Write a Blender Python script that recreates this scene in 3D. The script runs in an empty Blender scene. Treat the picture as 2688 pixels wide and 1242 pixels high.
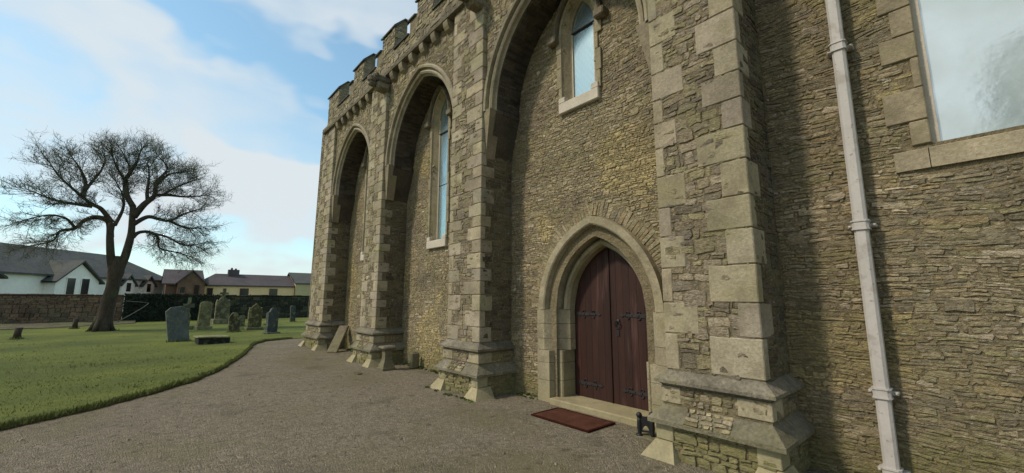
import bpy, math, random
from math import sin, cos, pi, sqrt, radians, atan2
from mathutils import Vector, Matrix, noise as mnoise
random.seed(7)
S = bpy.context.scene
COL = S.collection

# ---------------------------------------------------------------- camera
cam = bpy.data.cameras.new('camera'); co = bpy.data.objects.new('camera', cam); COL.objects.link(co)
YAW, PITCH, ROLL = radians(48.846), radians(8.587), radians(0.054)
fw = Vector((-sin(YAW)*cos(PITCH), cos(YAW)*cos(PITCH), sin(PITCH)))
r0 = Vector((cos(YAW), sin(YAW), 0)); u0 = r0.cross(fw)
rr = r0*cos(ROLL)+u0*sin(ROLL); uu = rr.cross(fw)
co.matrix_world = Matrix(((rr.x, uu.x, -fw.x, 0), (rr.y, uu.y, -fw.y, 0), (rr.z, uu.z, -fw.z, 1.6), (0, 0, 0, 1)))
cam.sensor_fit = 'HORIZONTAL'; cam.sensor_width = 36
cam.lens = 1079.12*36/2688
cam.clip_start = 0.05; cam.clip_end = 2000
S.camera = co

# ---------------------------------------------------------------- light
SUN_EL, SUN_AZ = radians(46), radians(25)          # azimuth measured left of the wall's outward normal
sd = Vector((-sin(SUN_AZ)*cos(SUN_EL), -cos(SUN_AZ)*cos(SUN_EL), sin(SUN_EL)))   # towards the sun
sl = bpy.data.lights.new('sun', 'SUN'); so = bpy.data.objects.new('sun', sl); COL.objects.link(so)
so.rotation_euler = sd.to_track_quat('Z', 'Y').to_euler()
sl.energy = 2.7; sl.angle = radians(5.0); sl.color = (1.0, 0.90, 0.75)
S.view_settings.view_transform = 'Standard'; S.view_settings.look = 'None'
S.view_settings.exposure = 0.05; S.view_settings.gamma = 1.0

W = bpy.data.worlds.new('World'); S.world = W; W.use_nodes = True
nt = W.node_tree; N = nt.nodes; L = nt.links; N.clear()
out = N.new('ShaderNodeOutputWorld'); bg = N.new('ShaderNodeBackground'); L.new(bg.outputs[0], out.inputs[0])
sky = N.new('ShaderNodeTexSky'); sky.sky_type = 'NISHITA'; sky.sun_disc = False
sky.sun_elevation = SUN_EL; sky.sun_rotation = atan2(sd.x, sd.y)
sky.air_density = 1.0; sky.dust_density = 0.6; sky.ozone_density = 2.0
SKY_STR = 0.1
tc = N.new('ShaderNodeTexCoord')
def nz(scale, detail, vec, rough=0.55, col=False):
    n = N.new('ShaderNodeTexNoise'); n.inputs['Scale'].default_value = scale; n.inputs['Detail'].default_value = detail
    n.inputs['Roughness'].default_value = rough; L.new(vec, n.inputs['Vector']); return n.outputs[1 if col else 0]
def mth(op, a, b=None, nt_=None, clamp=False):
    NN, LL = (N, L) if nt_ is None else (nt_.nodes, nt_.links)
    m = NN.new('ShaderNodeMath'); m.operation = op; m.use_clamp = clamp
    for i, v in enumerate((a, b)):
        if v is None: continue
        if isinstance(v, (int, float)): m.inputs[i].default_value = v
        else: LL.new(v, m.inputs[i])
    return m.outputs[0]
mp = N.new('ShaderNodeMapping'); mp.inputs['Scale'].default_value = (1, 1, 2.0); L.new(tc.outputs['Generated'], mp.inputs[0])
wob = nz(4.0, 3, mp.outputs[0], 0.5, True)
vm = N.new('ShaderNodeVectorMath'); vm.operation = 'MULTIPLY_ADD'; L.new(wob, vm.inputs[0])
vm.inputs[1].default_value = (0.09, 0.09, 0.09); L.new(tc.outputs['Generated'], vm.inputs[2])
vs = N.new('ShaderNodeVectorMath'); vs.operation = 'SUBTRACT'; L.new(vm.outputs[0], vs.inputs[0]); vs.inputs[1].default_value = (0.045, 0.045, 0.045)
cov = mth('MULTIPLY_ADD', nz(4.2, 5, mp.outputs[0], 0.5), 1.3); cov.node.inputs[2].default_value = -0.50
fine = nz(9.0, 6, mp.outputs[0], 0.6)
cov = mth('ADD', cov, mth('MULTIPLY', mth('SUBTRACT', fine, 0.5), 0.16))
for d, rad, wgt in [((-.91, -.105, .42), 16, .50), ((-.94, -.05, .31), 8, .22), ((-.962, -.2, .20), 8, .38),
                    ((-.928, .135, .325), 6.5, .85), ((-.967, .181, .165), 7, .62), ((-.782, .30, .56), 13, .55), ((-.86, .0, .50), 9, .25),
                    ((-.855, .155, .50), 7, -.55), ((-.868, .245, .43), 6, -.6), ((-.823, .13, .57), 7, -.5), ((-.985, -.02, .10), 8, .12),
                    ((-.944, -.18, .28), 7, -.6), ((-.925, .05, .375), 5, -.45), ((-.983, .12, .07), 12, .30), ((.05, -.90, .42), 34, .7), ((.4, -.85, .3), 30, .3)]:
    dp = N.new('ShaderNodeVectorMath'); dp.operation = 'DOT_PRODUCT'; L.new(vs.outputs[0], dp.inputs[0])
    dp.inputs[1].default_value = Vector(d).normalized()
    mr = N.new('ShaderNodeMapRange'); mr.interpolation_type = 'SMOOTHSTEP'; L.new(dp.outputs['Value'], mr.inputs[0])
    mr.inputs[1].default_value = cos(radians(rad*1.35)); mr.inputs[2].default_value = cos(radians(rad*.25)); mr.inputs[3].default_value = 0; mr.inputs[4].default_value = wgt
    cov = mth('ADD', cov, mr.outputs[0])
cr = N.new('ShaderNodeMapRange'); cr.interpolation_type = 'SMOOTHSTEP'; L.new(cov, cr.inputs[0])
cr.inputs[1].default_value = -0.30; cr.inputs[2].default_value = 1.15; cr.inputs[3].default_value = 0.12; cr.inputs[4].default_value = 0.97
tint = N.new('ShaderNodeMix'); tint.data_type = 'RGBA'; tint.blend_type = 'MULTIPLY'; tint.inputs[0].default_value = 1
L.new(sky.outputs[0], tint.inputs[6]); tint.inputs[7].default_value = (1.7, 2.2, 1.95, 1)
mix = N.new('ShaderNodeMix'); mix.data_type = 'RGBA'; L.new(cr.outputs[0], mix.inputs[0])
L.new(tint.outputs[2], mix.inputs[6]); mix.inputs[7].default_value = (7.1, 7.75, 8.1, 1)
L.new(mix.outputs[2], bg.inputs[0]); bg.inputs[1].default_value = SKY_STR

# ---------------------------------------------------------------- helpers
class MB:
    def __init__(s): s.v = []; s.f = []; s.c = []; s.sm = []
    def add(s, vs, fs, col=(1, 1, 1), smooth=False):
        o = len(s.v); s.v += [tuple(p) for p in vs]
        for f in fs: s.f.append(tuple(i+o for i in f)); s.c.append(col); s.sm.append(smooth)
    def box(s, a, b, col=(1, 1, 1)):
        x0, y0, z0 = a; x1, y1, z1 = b
        s.add([(x0, y0, z0), (x1, y0, z0), (x1, y1, z0), (x0, y1, z0), (x0, y0, z1), (x1, y0, z1), (x1, y1, z1), (x0, y1, z1)],
              [(0, 3, 2, 1), (4, 5, 6, 7), (0, 1, 5, 4), (1, 2, 6, 5), (2, 3, 7, 6), (3, 0, 4, 7)], col)
    def cbox(s, a, b, bev=.008, col=(1, 1, 1), jit=0.0, M=None):      # box with chamfered edges
        c = [(a[i]+b[i])/2 for i in range(3)]; h = [max((b[i]-a[i])/2, 1e-4) for i in range(3)]
        bev = min(bev, min(h)*.8); vs = []; idx = {}
        for sx in (-1, 1):
            for sy in (-1, 1):
                for sz in (-1, 1):
                    j = [random.uniform(-jit, jit) for _ in range(3)]
                    for ax in range(3):
                        p = []
                        for i, sg in enumerate((sx, sy, sz)):
                            p.append(c[i]+sg*(h[i]-(0 if i == ax else bev))+j[i])
                        idx[(sx, sy, sz, ax)] = len(vs); vs.append(Vector(p))
        fs = []
        for ax in range(3):
            o = [i for i in range(3) if i != ax]
            for sg in (-1, 1):
                q = []
                for (p, r) in ((-1, -1), (1, -1), (1, 1), (-1, 1)):
                    k = [0, 0, 0]; k[ax] = sg; k[o[0]] = p; k[o[1]] = r
                    q.append(idx[(*k, ax)])
                fs.append(q)
        for ax in range(3):     # edges parallel to ax
            o = [i for i in range(3) if i != ax]
            for p in (-1, 1):
                for r in (-1, 1):
                    k0 = [0, 0, 0]; k0[ax] = -1; k0[o[0]] = p; k0[o[1]] = r; k1 = k0[:]; k1[ax] = 1
                    fs.append([idx[(*k0, o[0])], idx[(*k1, o[0])], idx[(*k1, o[1])], idx[(*k0, o[1])]])
        for sx in (-1, 1):
            for sy in (-1, 1):
                for sz in (-1, 1): fs.append([idx[(sx, sy, sz, a_)] for a_ in range(3)])
        cc = Vector(c); out = []
        for f in fs:
            p0, p1, p2 = vs[f[0]], vs[f[1]], vs[f[2]]
            n = (p1-p0).cross(p2-p0); m = sum((vs[i] for i in f), Vector())/len(f)-cc
            out.append(f if n.dot(m) > 0 else f[::-1])
        if M is not None: vs = [M @ v for v in vs]
        s.add(vs, out, col)
    def tube(s, pts, rad, n=8, col=(1, 1, 1), cap=True):
        rings = []; up = Vector((.13, .27, 1)).normalized()
        for i, p in enumerate(pts):
            p = Vector(p); a = Vector(pts[max(i-1, 0)]); b = Vector(pts[min(i+1, len(pts)-1)])
            t = (b-a).normalized() if (b-a).length > 1e-9 else Vector((0, 0, 1))
            e = t.cross(up)
            if e.length < .05: e = t.cross(Vector((1, 0, 0)))
            e.normalize(); g = t.cross(e); r = rad[i] if isinstance(rad, (list, tuple)) else rad
            rings.append([p+e*(r*cos(2*pi*k/n))+g*(r*sin(2*pi*k/n)) for k in range(n)])
        vs = [v for r_ in rings for v in r_]; fs = []
        for i in range(len(rings)-1):
            for k in range(n): fs.append((i*n+k, i*n+(k+1) % n, (i+1)*n+(k+1) % n, (i+1)*n+k))
        if cap: fs += [tuple(range(n))[::-1], tuple((len(rings)-1)*n+k for k in range(n))]
        s.add(vs, fs, col, True)
    def prism(s, poly, d0, d1, F, col=(1, 1, 1)):                     # poly in (u,v), F maps (u,v,d) to xyz
        n = len(poly)
        s.add([F(u, v, d0) for u, v in poly]+[F(u, v, d1) for u, v in poly],
              [tuple(range(n))[::-1], tuple(range(n, 2*n))]+[(i, (i+1) % n, n+(i+1) % n, n+i) for i in range(n)], col)
    def sweep(s, paths, ys, col=(1, 1, 1), cols=None, joints=None):   # paths: list of polylines (x,z) one per profile point, ys their Y
        m = len(paths[0]); vs = []
        for P, y in zip(paths, ys): vs += [(x, y, z) for x, z in P]
        o = len(s.v); s.v += vs
        for i in range(len(paths)-1):
            for k in range(m-1):
                s.f.append((o+i*m+k, o+i*m+k+1, o+(i+1)*m+k+1, o+(i+1)*m+k)); s.c.append(cols[k] if cols else col); s.sm.append(False)
    def lathe(s, prof, c, n=24, col=(1, 1, 1), M=None):
        vs = []
        for r, z in prof:
            for k in range(n): vs.append(Vector((r*cos(2*pi*k/n), r*sin(2*pi*k/n), z)))
        if M is not None: vs = [M @ v for v in vs]
        vs = [v+Vector(c) for v in vs]
        s.add(vs, [(i*n+k, i*n+(k+1) % n, (i+1)*n+(k+1) % n, (i+1)*n+k) for i in range(len(prof)-1) for k in range(n)]
              + [tuple(range(n))[::-1], tuple((len(prof)-1)*n+k for k in range(n))], col, True)
    def build(s, name, mat, parent=None, loc=None):
        me = bpy.data.meshes.new(name); me.from_pydata(s.v, [], s.f); me.update()
        at = me.attributes.new('tint', 'FLOAT_COLOR', 'FACE')
        fl = []
        for c_ in s.c: fl += [c_[0], c_[1], c_[2], 1.0]
        at.data.foreach_set('color', fl)
        me.polygons.foreach_set('use_smooth', s.sm)
        me.materials.append(mat)
        o = bpy.data.objects.new(name, me); COL.objects.link(o)
        if parent is not None: o.parent = parent
        if loc: o.location = loc
        return o
def empty(name, loc=(0, 0, 0)):
    o = bpy.data.objects.new(name, None); COL.objects.link(o); o.location = loc; o.empty_display_size = .3; return o
def tag(o, label, cat, group=None):
    o['label'] = label; o['category'] = cat
    if group: o['group'] = group
    return o
def struct(o, kind='structure'): o['kind'] = kind; return o
def parent_keep(ch, root):          # root has only a translation
    ch.parent = root; ch.matrix_parent_inverse = Matrix.Translation(-Vector(root.location))

# ---------------------------------------------------------------- materials
def material(name, base, rough=.9, spec=.2, n1=(6, .25), n2=(60, .25), bump=(90, .3, .01), patches=(), use_tint=True, metallic=0, stretch=(1, 1, 1), algae=None):
    """base colour x per-stone tint x two scales of noise; patches: (scale, threshold, softness, colour, amount, seed)"""
    m = bpy.data.materials.new(name); m.use_nodes = True; t = m.node_tree; n = t.nodes; l = t.links
    b = n['Principled BSDF']; b.inputs['Roughness'].default_value = rough; b.inputs['Specular IOR Level'].default_value = spec; b.inputs['Metallic'].default_value = metallic
    g = n.new('ShaderNodeNewGeometry'); mpp = n.new('ShaderNodeMapping'); mpp.inputs['Scale'].default_value = stretch; l.new(g.outputs['Position'], mpp.inputs[0])
    P = mpp.outputs[0]
    def nse(scale, det=4, rg=.55, off=0):
        q = n.new('ShaderNodeTexNoise'); q.inputs['Scale'].default_value = scale; q.inputs['Detail'].default_value = det; q.inputs['Roughness'].default_value = rg
        if off:
            a = n.new('ShaderNodeVectorMath'); a.inputs[1].default_value = (off, off*1.7, off*.6); l.new(P, a.inputs[0]); l.new(a.outputs[0], q.inputs[0])
        else: l.new(P, q.inputs[0])
        return q.outputs[0]
    rgb = n.new('ShaderNodeRGB'); rgb.outputs[0].default_value = (*base, 1); c = rgb.outputs[0]
    if use_tint:
        a = n.new('ShaderNodeAttribute'); a.attribute_name = 'tint'
        mx = n.new('ShaderNodeMix'); mx.data_type = 'RGBA'; mx.blend_type = 'MULTIPLY'; mx.inputs[0].default_value = 1
        l.new(c, mx.inputs[6]); l.new(a.outputs['Color'], mx.inputs[7]); c = mx.outputs[2]
    for sc, amt in (n1, n2):
        if not amt: continue
        v = nse(sc, 5, .6); mr = n.new('ShaderNodeMapRange'); l.new(v, mr.inputs[0]); mr.inputs[1].default_value = .3; mr.inputs[2].default_value = .7
        mr.inputs[3].default_value = 1-amt; mr.inputs[4].default_value = 1+amt
        vm_ = n.new('ShaderNodeVectorMath'); vm_.operation = 'SCALE'; l.new(c, vm_.inputs[0]); l.new(mr.outputs[0], vm_.inputs['Scale']); c = vm_.outputs[0]
    for sc, th, sf, pc, am, sd_ in patches:
        v = nse(sc, 6, .6, sd_); mr = n.new('ShaderNodeMapRange'); mr.interpolation_type = 'SMOOTHSTEP'; l.new(v, mr.inputs[0])
        mr.inputs[1].default_value = th-sf; mr.inputs[2].default_value = th+sf; mr.inputs[3].default_value = 0; mr.inputs[4].default_value = am
        mx = n.new('ShaderNodeMix'); mx.data_type = 'RGBA'; l.new(mr.outputs[0], mx.inputs[0]); l.new(c, mx.inputs[6]); mx.inputs[7].default_value = (*pc, 1); c = mx.outputs[2]
    if algae:       # green and damp growth creeping up from the ground, with a ragged upper edge
        sp = n.new('ShaderNodeSeparateXYZ'); l.new(g.outputs['Position'], sp.inputs[0])
        hgt = mth('SUBTRACT', mth('MULTIPLY', nse(1.7, 6, .65, 13), 1.7, t), mth('ADD', sp.outputs[2], .42, t), t)
        mr = n.new('ShaderNodeMapRange'); mr.interpolation_type = 'SMOOTHSTEP'; l.new(hgt, mr.inputs[0]); mr.inputs[1].default_value = -.25; mr.inputs[2].default_value = .35; mr.inputs[3].default_value = 0; mr.inputs[4].default_value = algae[1]
        mx = n.new('ShaderNodeMix'); mx.data_type = 'RGBA'; l.new(mr.outputs[0], mx.inputs[0]); l.new(c, mx.inputs[6]); mx.inputs[7].default_value = (*algae[0], 1); c = mx.outputs[2]
    l.new(c, b.inputs['Base Color'])
    if bump:
        sc, st, ds = bump; bp = n.new('ShaderNodeBump'); bp.inputs['Strength'].default_value = st; bp.inputs['Distance'].default_value = ds
        v = nse(sc, 5, .65); v2 = nse(sc*.22, 3, .6)
        l.new(mth('ADD', v, mth('MULTIPLY', v2, 1.3, t), t), bp.inputs['Height']); l.new(bp.outputs[0], b.inputs['Normal'])
    return m
LICH = (18, .66, .03, (.50, .49, .40), .75, 3.1)
M_RUB = material('rubble_stone', (.330, .274, .168), algae=((.20, .185, .06), .6), n1=(.9, .24), n2=(30, .45), bump=(55, 1.0, .022), stretch=(1, 1, 1.8),
                 patches=[(1.3, .56, .12, (.25, .21, .105), .4, 9), (1.0, .60, .10, (.17, .14, .115), .5, 41), (8, .62, .05, (.11, .085, .05), .6, 33), LICH])
M_MORT = material('mortar', (.215, .17, .10), n1=(3, .25), n2=(40, .35), bump=(60, .9, .03), use_tint=False)
M_ASH = material('dressed_stone', (.325, .271, .187), algae=((.29, .255, .13), .35), n1=(2.5, .24), n2=(35, .22), bump=(90, .6, .010),
                 patches=[(4.5, .58, .10, (.19, .155, .10), .55, 5), (1.6, .60, .1, (.25, .22, .095), .5, 21), (11, .66, .06, (.20, .165, .12), .35, 8)])
M_LEDGE = material('weathered_ledge_stone', (.185, .157, .115), algae=((.15, .14, .06), .4), n1=(4, .32), n2=(30, .35), bump=(40, .9, .02),
                   patches=[(9, .60, .06, (.13, .115, .08), .5, 5), (3, .58, .08, (.24, .21, .11), .4, 12)])
M_SOFF = material('shade_tinted_soffit_stone', (.085, .070, .050), n1=(3, .3), n2=(40, .3), bump=(60, .8, .02))  # the deep shade under the arches is put into this dark base colour
M_SILL = material('pale_sill_stone', (.52, .45, .36), n1=(4, .12), n2=(60, .12), bump=(120, .25, .005))
M_DOOR = material('red_brown_painted_wood', (.036, .0135, .0095), rough=.65, spec=.25, n1=(5, .22), n2=(60, .2), bump=(50, .3, .002), stretch=(1, 1, .08),
                  patches=[(9, .63, .06, (.12, .06, .05), .5, 4)])
M_IRON = material('black_iron', (.012, .013, .014), rough=.55, spec=.4, n1=(20, .3), n2=(80, .3), bump=(90, .3, .003), use_tint=False)
M_HINGE = material('dull_iron_hinge', (.026, .021, .020), rough=.6, spec=.35, n1=(20, .3), n2=(80, .3), bump=(90, .3, .003), use_tint=False)
M_PIPE = material('pale_painted_pipe', (.47, .425, .385), rough=.55, spec=.4, n1=(4, .07), n2=(30, .05), bump=(50, .08, .003), use_tint=False,
                  patches=[(5, .60, .06, (.27, .22, .17), .5, 2), (30, .66, .03, (.14, .07, .04), .6, 4)], )
M_MAT = material('coir', (.105, .045, .030), rough=1, spec=0, n1=(5, .25), n2=(150, .5), bump=(260, 1, .01))
M_GRAVE = material('slate_headstone', (.10, .105, .095), n1=(3, .3), n2=(25, .25), bump=(40, .3, .01), patches=[(6, .6, .08, (.22, .22, .12), .6, 3)])
M_GRAVE2 = material('lichened_headstone', (.12, .107, .068), n1=(3, .3), n2=(25, .25), bump=(40, .4, .01), patches=[(5, .55, .08, (.28, .27, .12), .6, 3), (8, .62, .05, (.07, .07, .05), .6, 8)])
M_BARK = material('bark', (.060, .043, .029), n1=(3, .3), n2=(25, .35), bump=(22, .8, .04), patches=[(3, .60, .08, (.08, .10, .045), .5, 4)], use_tint=False, stretch=(1, 1, .3))
M_TWIG = material('twig_bark', (.115, .115, .075), n1=(3, .2), n2=(0, 0), bump=None, use_tint=False)
M_WHITE = material('white_render', (.86, .79, .70), n1=(.6, .07), n2=(5, .05), bump=None, use_tint=False)
M_CREAM = material('cream_render', (.70, .50, .27), n1=(.6, .08), n2=(5, .05), bump=None, use_tint=False)
M_BRICK = material('brown_brick', (.16, .095, .062), n1=(2, .2), n2=(20, .2), bump=None, use_tint=False)
M_SLATE = material('slate_roof', (.085, .082, .075), n1=(.5, .2), n2=(5, .2), bump=(6, .4, .03), use_tint=False, patches=[(1.2, .6, .1, (.12, .12, .07), .5, 2)])
M_SLATE2 = material('purple_slate_roof', (.085, .068, .068), n1=(.5, .2), n2=(5, .2), bump=(6, .4, .03), use_tint=False)
M_DARKWIN = material('dark_window', (.012, .013, .015), rough=.15, spec=.5, n1=(1, 0), n2=(1, 0), bump=None, use_tint=False)
M_TIMBER = material('brown_timber', (.13, .055, .025), n1=(2, .2), n2=(1, 0), bump=None, use_tint=False)
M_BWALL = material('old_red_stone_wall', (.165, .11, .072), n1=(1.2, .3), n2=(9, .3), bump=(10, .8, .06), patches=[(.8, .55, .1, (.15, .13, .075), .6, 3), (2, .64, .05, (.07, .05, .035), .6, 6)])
M_DWALL = material('shade_tinted_wall', (.042, .044, .030), n1=(1, .35), n2=(9, .35), bump=(10, .8, .06), patches=[(1, .6, .1, (.07, .06, .045), .7, 3)])  # this dark base and the red wall's lighter one paint in shade and sun
M_SOIL = material('dark_soil', (.07, .055, .025), n1=(2, .3), n2=(30, .3), bump=(40, .8, .02), use_tint=False)
M_BLADE = material('grass_blade', (.125, .138, .038), rough=.8, n1=(.35, .28), n2=(3, .15), bump=None)
M_LEAF = material('weed_leaf', (.09, .12, .03), rough=.7, n1=(3, .3), n2=(1, 0), bump=None)
M_PEB = material('pebble', (.205, .17, .12), n1=(20, .2), n2=(1, 0), bump=None)

def grass_mat():
    m = bpy.data.materials.new('lawn_grass'); m.use_nodes = True; t = m.node_tree; n = t.nodes; l = t.links; b = n['Principled BSDF']
    b.inputs['Roughness'].default_value = .95; b.inputs['Specular IOR Level'].default_value = .1
    g = n.new('ShaderNodeNewGeometry')
    def nse(s, d, r=.6, st=(1, 1, 1)):
        q = n.new('ShaderNodeMapping'); q.inputs['Scale'].default_value = st; l.new(g.outputs['Position'], q.inputs[0])
        x = n.new('ShaderNodeTexNoise'); x.inputs['Scale'].default_value = s; x.inputs['Detail'].default_value = d; x.inputs['Roughness'].default_value = r; l.new(q.outputs[0], x.inputs[0]); return x.outputs[0]
    cr_ = n.new('ShaderNodeValToRGB'); l.new(nse(.38, 5, .6, (1.0, .6, 1)), cr_.inputs[0]); e = cr_.color_ramp.elements
    e[0].position = .32; e[0].color = (.095, .108, .034, 1); e[1].position = .68; e[1].color = (.185, .193, .043, 1)
    k = e.new(.5); k.color = (.132, .150, .038, 1)
    mx = n.new('ShaderNodeMix'); mx.data_type = 'RGBA'; mx.blend_type = 'MULTIPLY'; mx.inputs[0].default_value = .6
    r2 = n.new('ShaderNodeMapRange'); l.new(nse(22, 4, .7), r2.inputs[0]); r2.inputs[1].default_value = .25; r2.inputs[2].default_value = .75; r2.inputs[3].default_value = .45; r2.inputs[4].default_value = 1.5
    l.new(cr_.outputs[0], mx.inputs[6]); l.new(r2.outputs[0], mx.inputs[7]); l.new(mx.outputs[2], b.inputs['Base Color'])
    bp = n.new('ShaderNodeBump'); bp.inputs['Strength'].default_value = .9; bp.inputs['Distance'].default_value = .05; l.new(nse(35, 4, .7), bp.inputs['Height']); l.new(bp.outputs[0], b.inputs['Normal'])
    return m
M_GRASS = grass_mat()
def gravel_mat():
    m = bpy.data.materials.new('gravel_stones'); m.use_nodes = True; t = m.node_tree; n = t.nodes; l = t.links; b = n['Principled BSDF']
    b.inputs['Roughness'].default_value = .95; b.inputs['Specular IOR Level'].default_value = .15
    g = n.new('ShaderNodeNewGeometry')
    def nse(s, d, r=.6, o=0):
        x = n.new('ShaderNodeTexNoise'); x.inputs['Scale'].default_value = s; x.inputs['Detail'].default_value = d; x.inputs['Roughness'].default_value = r
        a = n.new('ShaderNodeVectorMath'); a.inputs[1].default_value = (o, o, o); l.new(g.outputs['Position'], a.inputs[0]); l.new(a.outputs[0], x.inputs[0]); return x.outputs[0]
    v = n.new('ShaderNodeTexVoronoi'); v.inputs['Scale'].default_value = 80; l.new(g.outputs['Position'], v.inputs['Vector'])
    v2 = n.new('ShaderNodeTexVoronoi'); v2.inputs['Scale'].default_value = 24; l.new(g.outputs['Position'], v2.inputs['Vector'])
    cr_ = n.new('ShaderNodeValToRGB'); l.new(mth('ADD', mth('MULTIPLY', v.outputs['Color'], .6, t), mth('MULTIPLY', v2.outputs['Color'], .4, t), t), cr_.inputs[0]); e = cr_.color_ramp.elements
    e[0].position = .12; e[0].color = (.135, .111, .079, 1); e[1].position = .92; e[1].color = (.385, .318, .225, 1)
    k = e.new(.5); k.color = (.233, .190, .135, 1)
    c = cr_.outputs[0]
    for s_, th, sf, col, am, o in ((.55, .56, .1, (.165, .145, .06), .5, 3), (.35, .55, .12, (.21, .165, .115), .4, 11), (5, .63, .06, (.085, .07, .05), .6, 7), (1.3, .62, .07, (.10, .088, .06), .45, 17)):
        mr = n.new('ShaderNodeMapRange'); mr.interpolation_type = 'SMOOTHSTEP'; l.new(nse(s_, 5, .6, o), mr.inputs[0]); mr.inputs[1].default_value = th-sf; mr.inputs[2].default_value = th+sf; mr.inputs[3].default_value = 0; mr.inputs[4].default_value = am
        mx = n.new('ShaderNodeMix'); mx.data_type = 'RGBA'; l.new(mr.outputs[0], mx.inputs[0]); l.new(c, mx.inputs[6]); mx.inputs[7].default_value = (*col, 1); c = mx.outputs[2]
    l.new(c, b.inputs['Base Color'])
    bp = n.new('ShaderNodeBump'); bp.inputs['Strength'].default_value = 1; bp.inputs['Distance'].default_value = .02; bp.invert = True
    l.new(mth('ADD', v.outputs['Distance'], mth('MULTIPLY', nse(14, 4), -1.2, t), t), bp.inputs['Height']); l.new(bp.outputs[0], b.inputs['Normal'])
    return m
M_GRAVEL = gravel_mat()
def glass_mat(name, base, refl, rough, tintc, lattice=False, dirt=0.0):
    m = bpy.data.materials.new(name); m.use_nodes = True; t = m.node_tree; n = t.nodes; l = t.links; b = n['Principled BSDF']
    b.inputs['Base Color'].default_value = (*base, 1); b.inputs['Roughness'].default_value = .6; b.inputs['Specular IOR Level'].default_value = .2
    gl = n.new('ShaderNodeBsdfGlossy'); gl.inputs['Color'].default_value = (*tintc, 1); gl.inputs['Roughness'].default_value = rough
    g = n.new('ShaderNodeNewGeometry')
    nn = n.new('ShaderNodeTexNoise'); nn.inputs['Scale'].default_value = 2.2; nn.inputs['Detail'].default_value = 5; l.new(g.outputs['Position'], nn.inputs[0])
    bp = n.new('ShaderNodeBump'); bp.inputs['Strength'].default_value = .12; bp.inputs['Distance'].default_value = .05; l.new(nn.outputs[0], bp.inputs['Height']); l.new(bp.outputs[0], gl.inputs['Normal'])
    if lattice:
        sx = n.new('ShaderNodeSeparateXYZ'); l.new(g.outputs['Position'], sx.inputs[0])
        def fr(sg):
            a = mth('ADD', sx.outputs[0], mth('MULTIPLY', sx.outputs[2], .7*sg, t), t)
            f_ = mth('FRACT', mth('MULTIPLY', a, 11.0, t), None, t); return mth('LESS_THAN', f_, .13, t)
        k = mth('MAXIMUM', fr(1), fr(-1), t)
        mx = n.new('ShaderNodeMix'); mx.data_type = 'RGBA'; l.new(k, mx.inputs[0]); mx.inputs[6].default_value = (*base, 1); mx.inputs[7].default_value = (.03, .04, .045, 1); l.new(mx.outputs[2], b.inputs['Base Color'])
    ms = n.new('ShaderNodeMixShader'); 
    if dirt:
        mr = n.new('ShaderNodeMapRange'); l.new(nn.outputs[0], mr.inputs[0]); mr.inputs[1].default_value = .3; mr.inputs[2].default_value = .7; mr.inputs[3].default_value = refl-dirt; mr.inputs[4].default_value = refl+dirt; l.new(mr.outputs[0], ms.inputs[0])
    else: ms.inputs[0].default_value = refl
    l.new(b.outputs[0], ms.inputs[1]); l.new(gl.outputs[0], ms.inputs[2]); l.new(ms.outputs[0], n['Material Output'].inputs[0])
    return m
M_GLASS = glass_mat('leaded_window_glass', (.12, .155, .155), .46, .22, (.80, .95, .95), True)
M_GLASS2 = glass_mat('pale_protective_window_sheet', (.46, .52, .52), .40, .13, (.95, 1, 1), False, .22)

# ---------------------------------------------------------------- rubble masonry
YW = 4.95                       # plane of the recessed wall
YB = 4.24                       # front of the buttress shafts
YS = 4.32                       # plane of the wall over the arches
def front(Y): return lambda u, v, d: (u, Y-d, v)
def right(X): return lambda u, v, d: (X+d, u, v)          # u = world Y, faces +X
def left(X): return lambda u, v, d: (X-d, u, v)
PAL_OLIVE = [(1, 1, 1), (.88, .86, .84), (1.12, 1.09, 1.08), (.78, .77, .82), (1.18, 1.12, 1.15), (.97, .99, .85), (1.08, .98, .86), (.70, .68, .72), (1.05, 1.0, 1.0), (.92, .88, .9), (.95, .92, .9), (1.42, 1.40, 1.6), (.84, .84, .92), (1.0, .96, 1.05)]
PAL_GREY = [(.78, .75, .86), (.66, .63, .72), (.90, .86, .94), (.56, .53, .60), (1.04, 1.0, 1.12), (.80, .75, .78), (.86, .84, .80), (.92, .92, .84)]
PAL_RET_SHADE = [tuple(.52*x for x in c_) for c_ in PAL_GREY]  # side returns: stone colours darkened to carry the shade there
def stone(mb, poly, F, d0, col, inset=.007):
    n = len(poly); cu = sum(p[0] for p in poly)/n; cv = sum(p[1] for p in poly)/n
    vs = [F(u, v, -.012) for u, v in poly]; ins = []
    for u, v in poly:
        dx, dy = u-cu, v-cv; L_ = max(sqrt(dx*dx+dy*dy), 1e-5); k = min(inset, L_*.35)/L_
        ins.append((u-dx*k, v-dy*k))
    tx, ty = random.uniform(-.09, .09), random.uniform(-.16, .10)
    vs += [F(u, v, max(d0+tx*(u-cu)+ty*(v-cv)+random.uniform(-.0025, .0025), .001)) for u, v in ins]
    vs.append(F(cu, cv, d0+.003))
    fs = [(i, (i+1) % n, n+(i+1) % n, n+i) for i in range(n)]+[(n+i, n+(i+1) % n, 2*n) for i in range(n)]
    mb.add(vs, fs, col)
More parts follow.
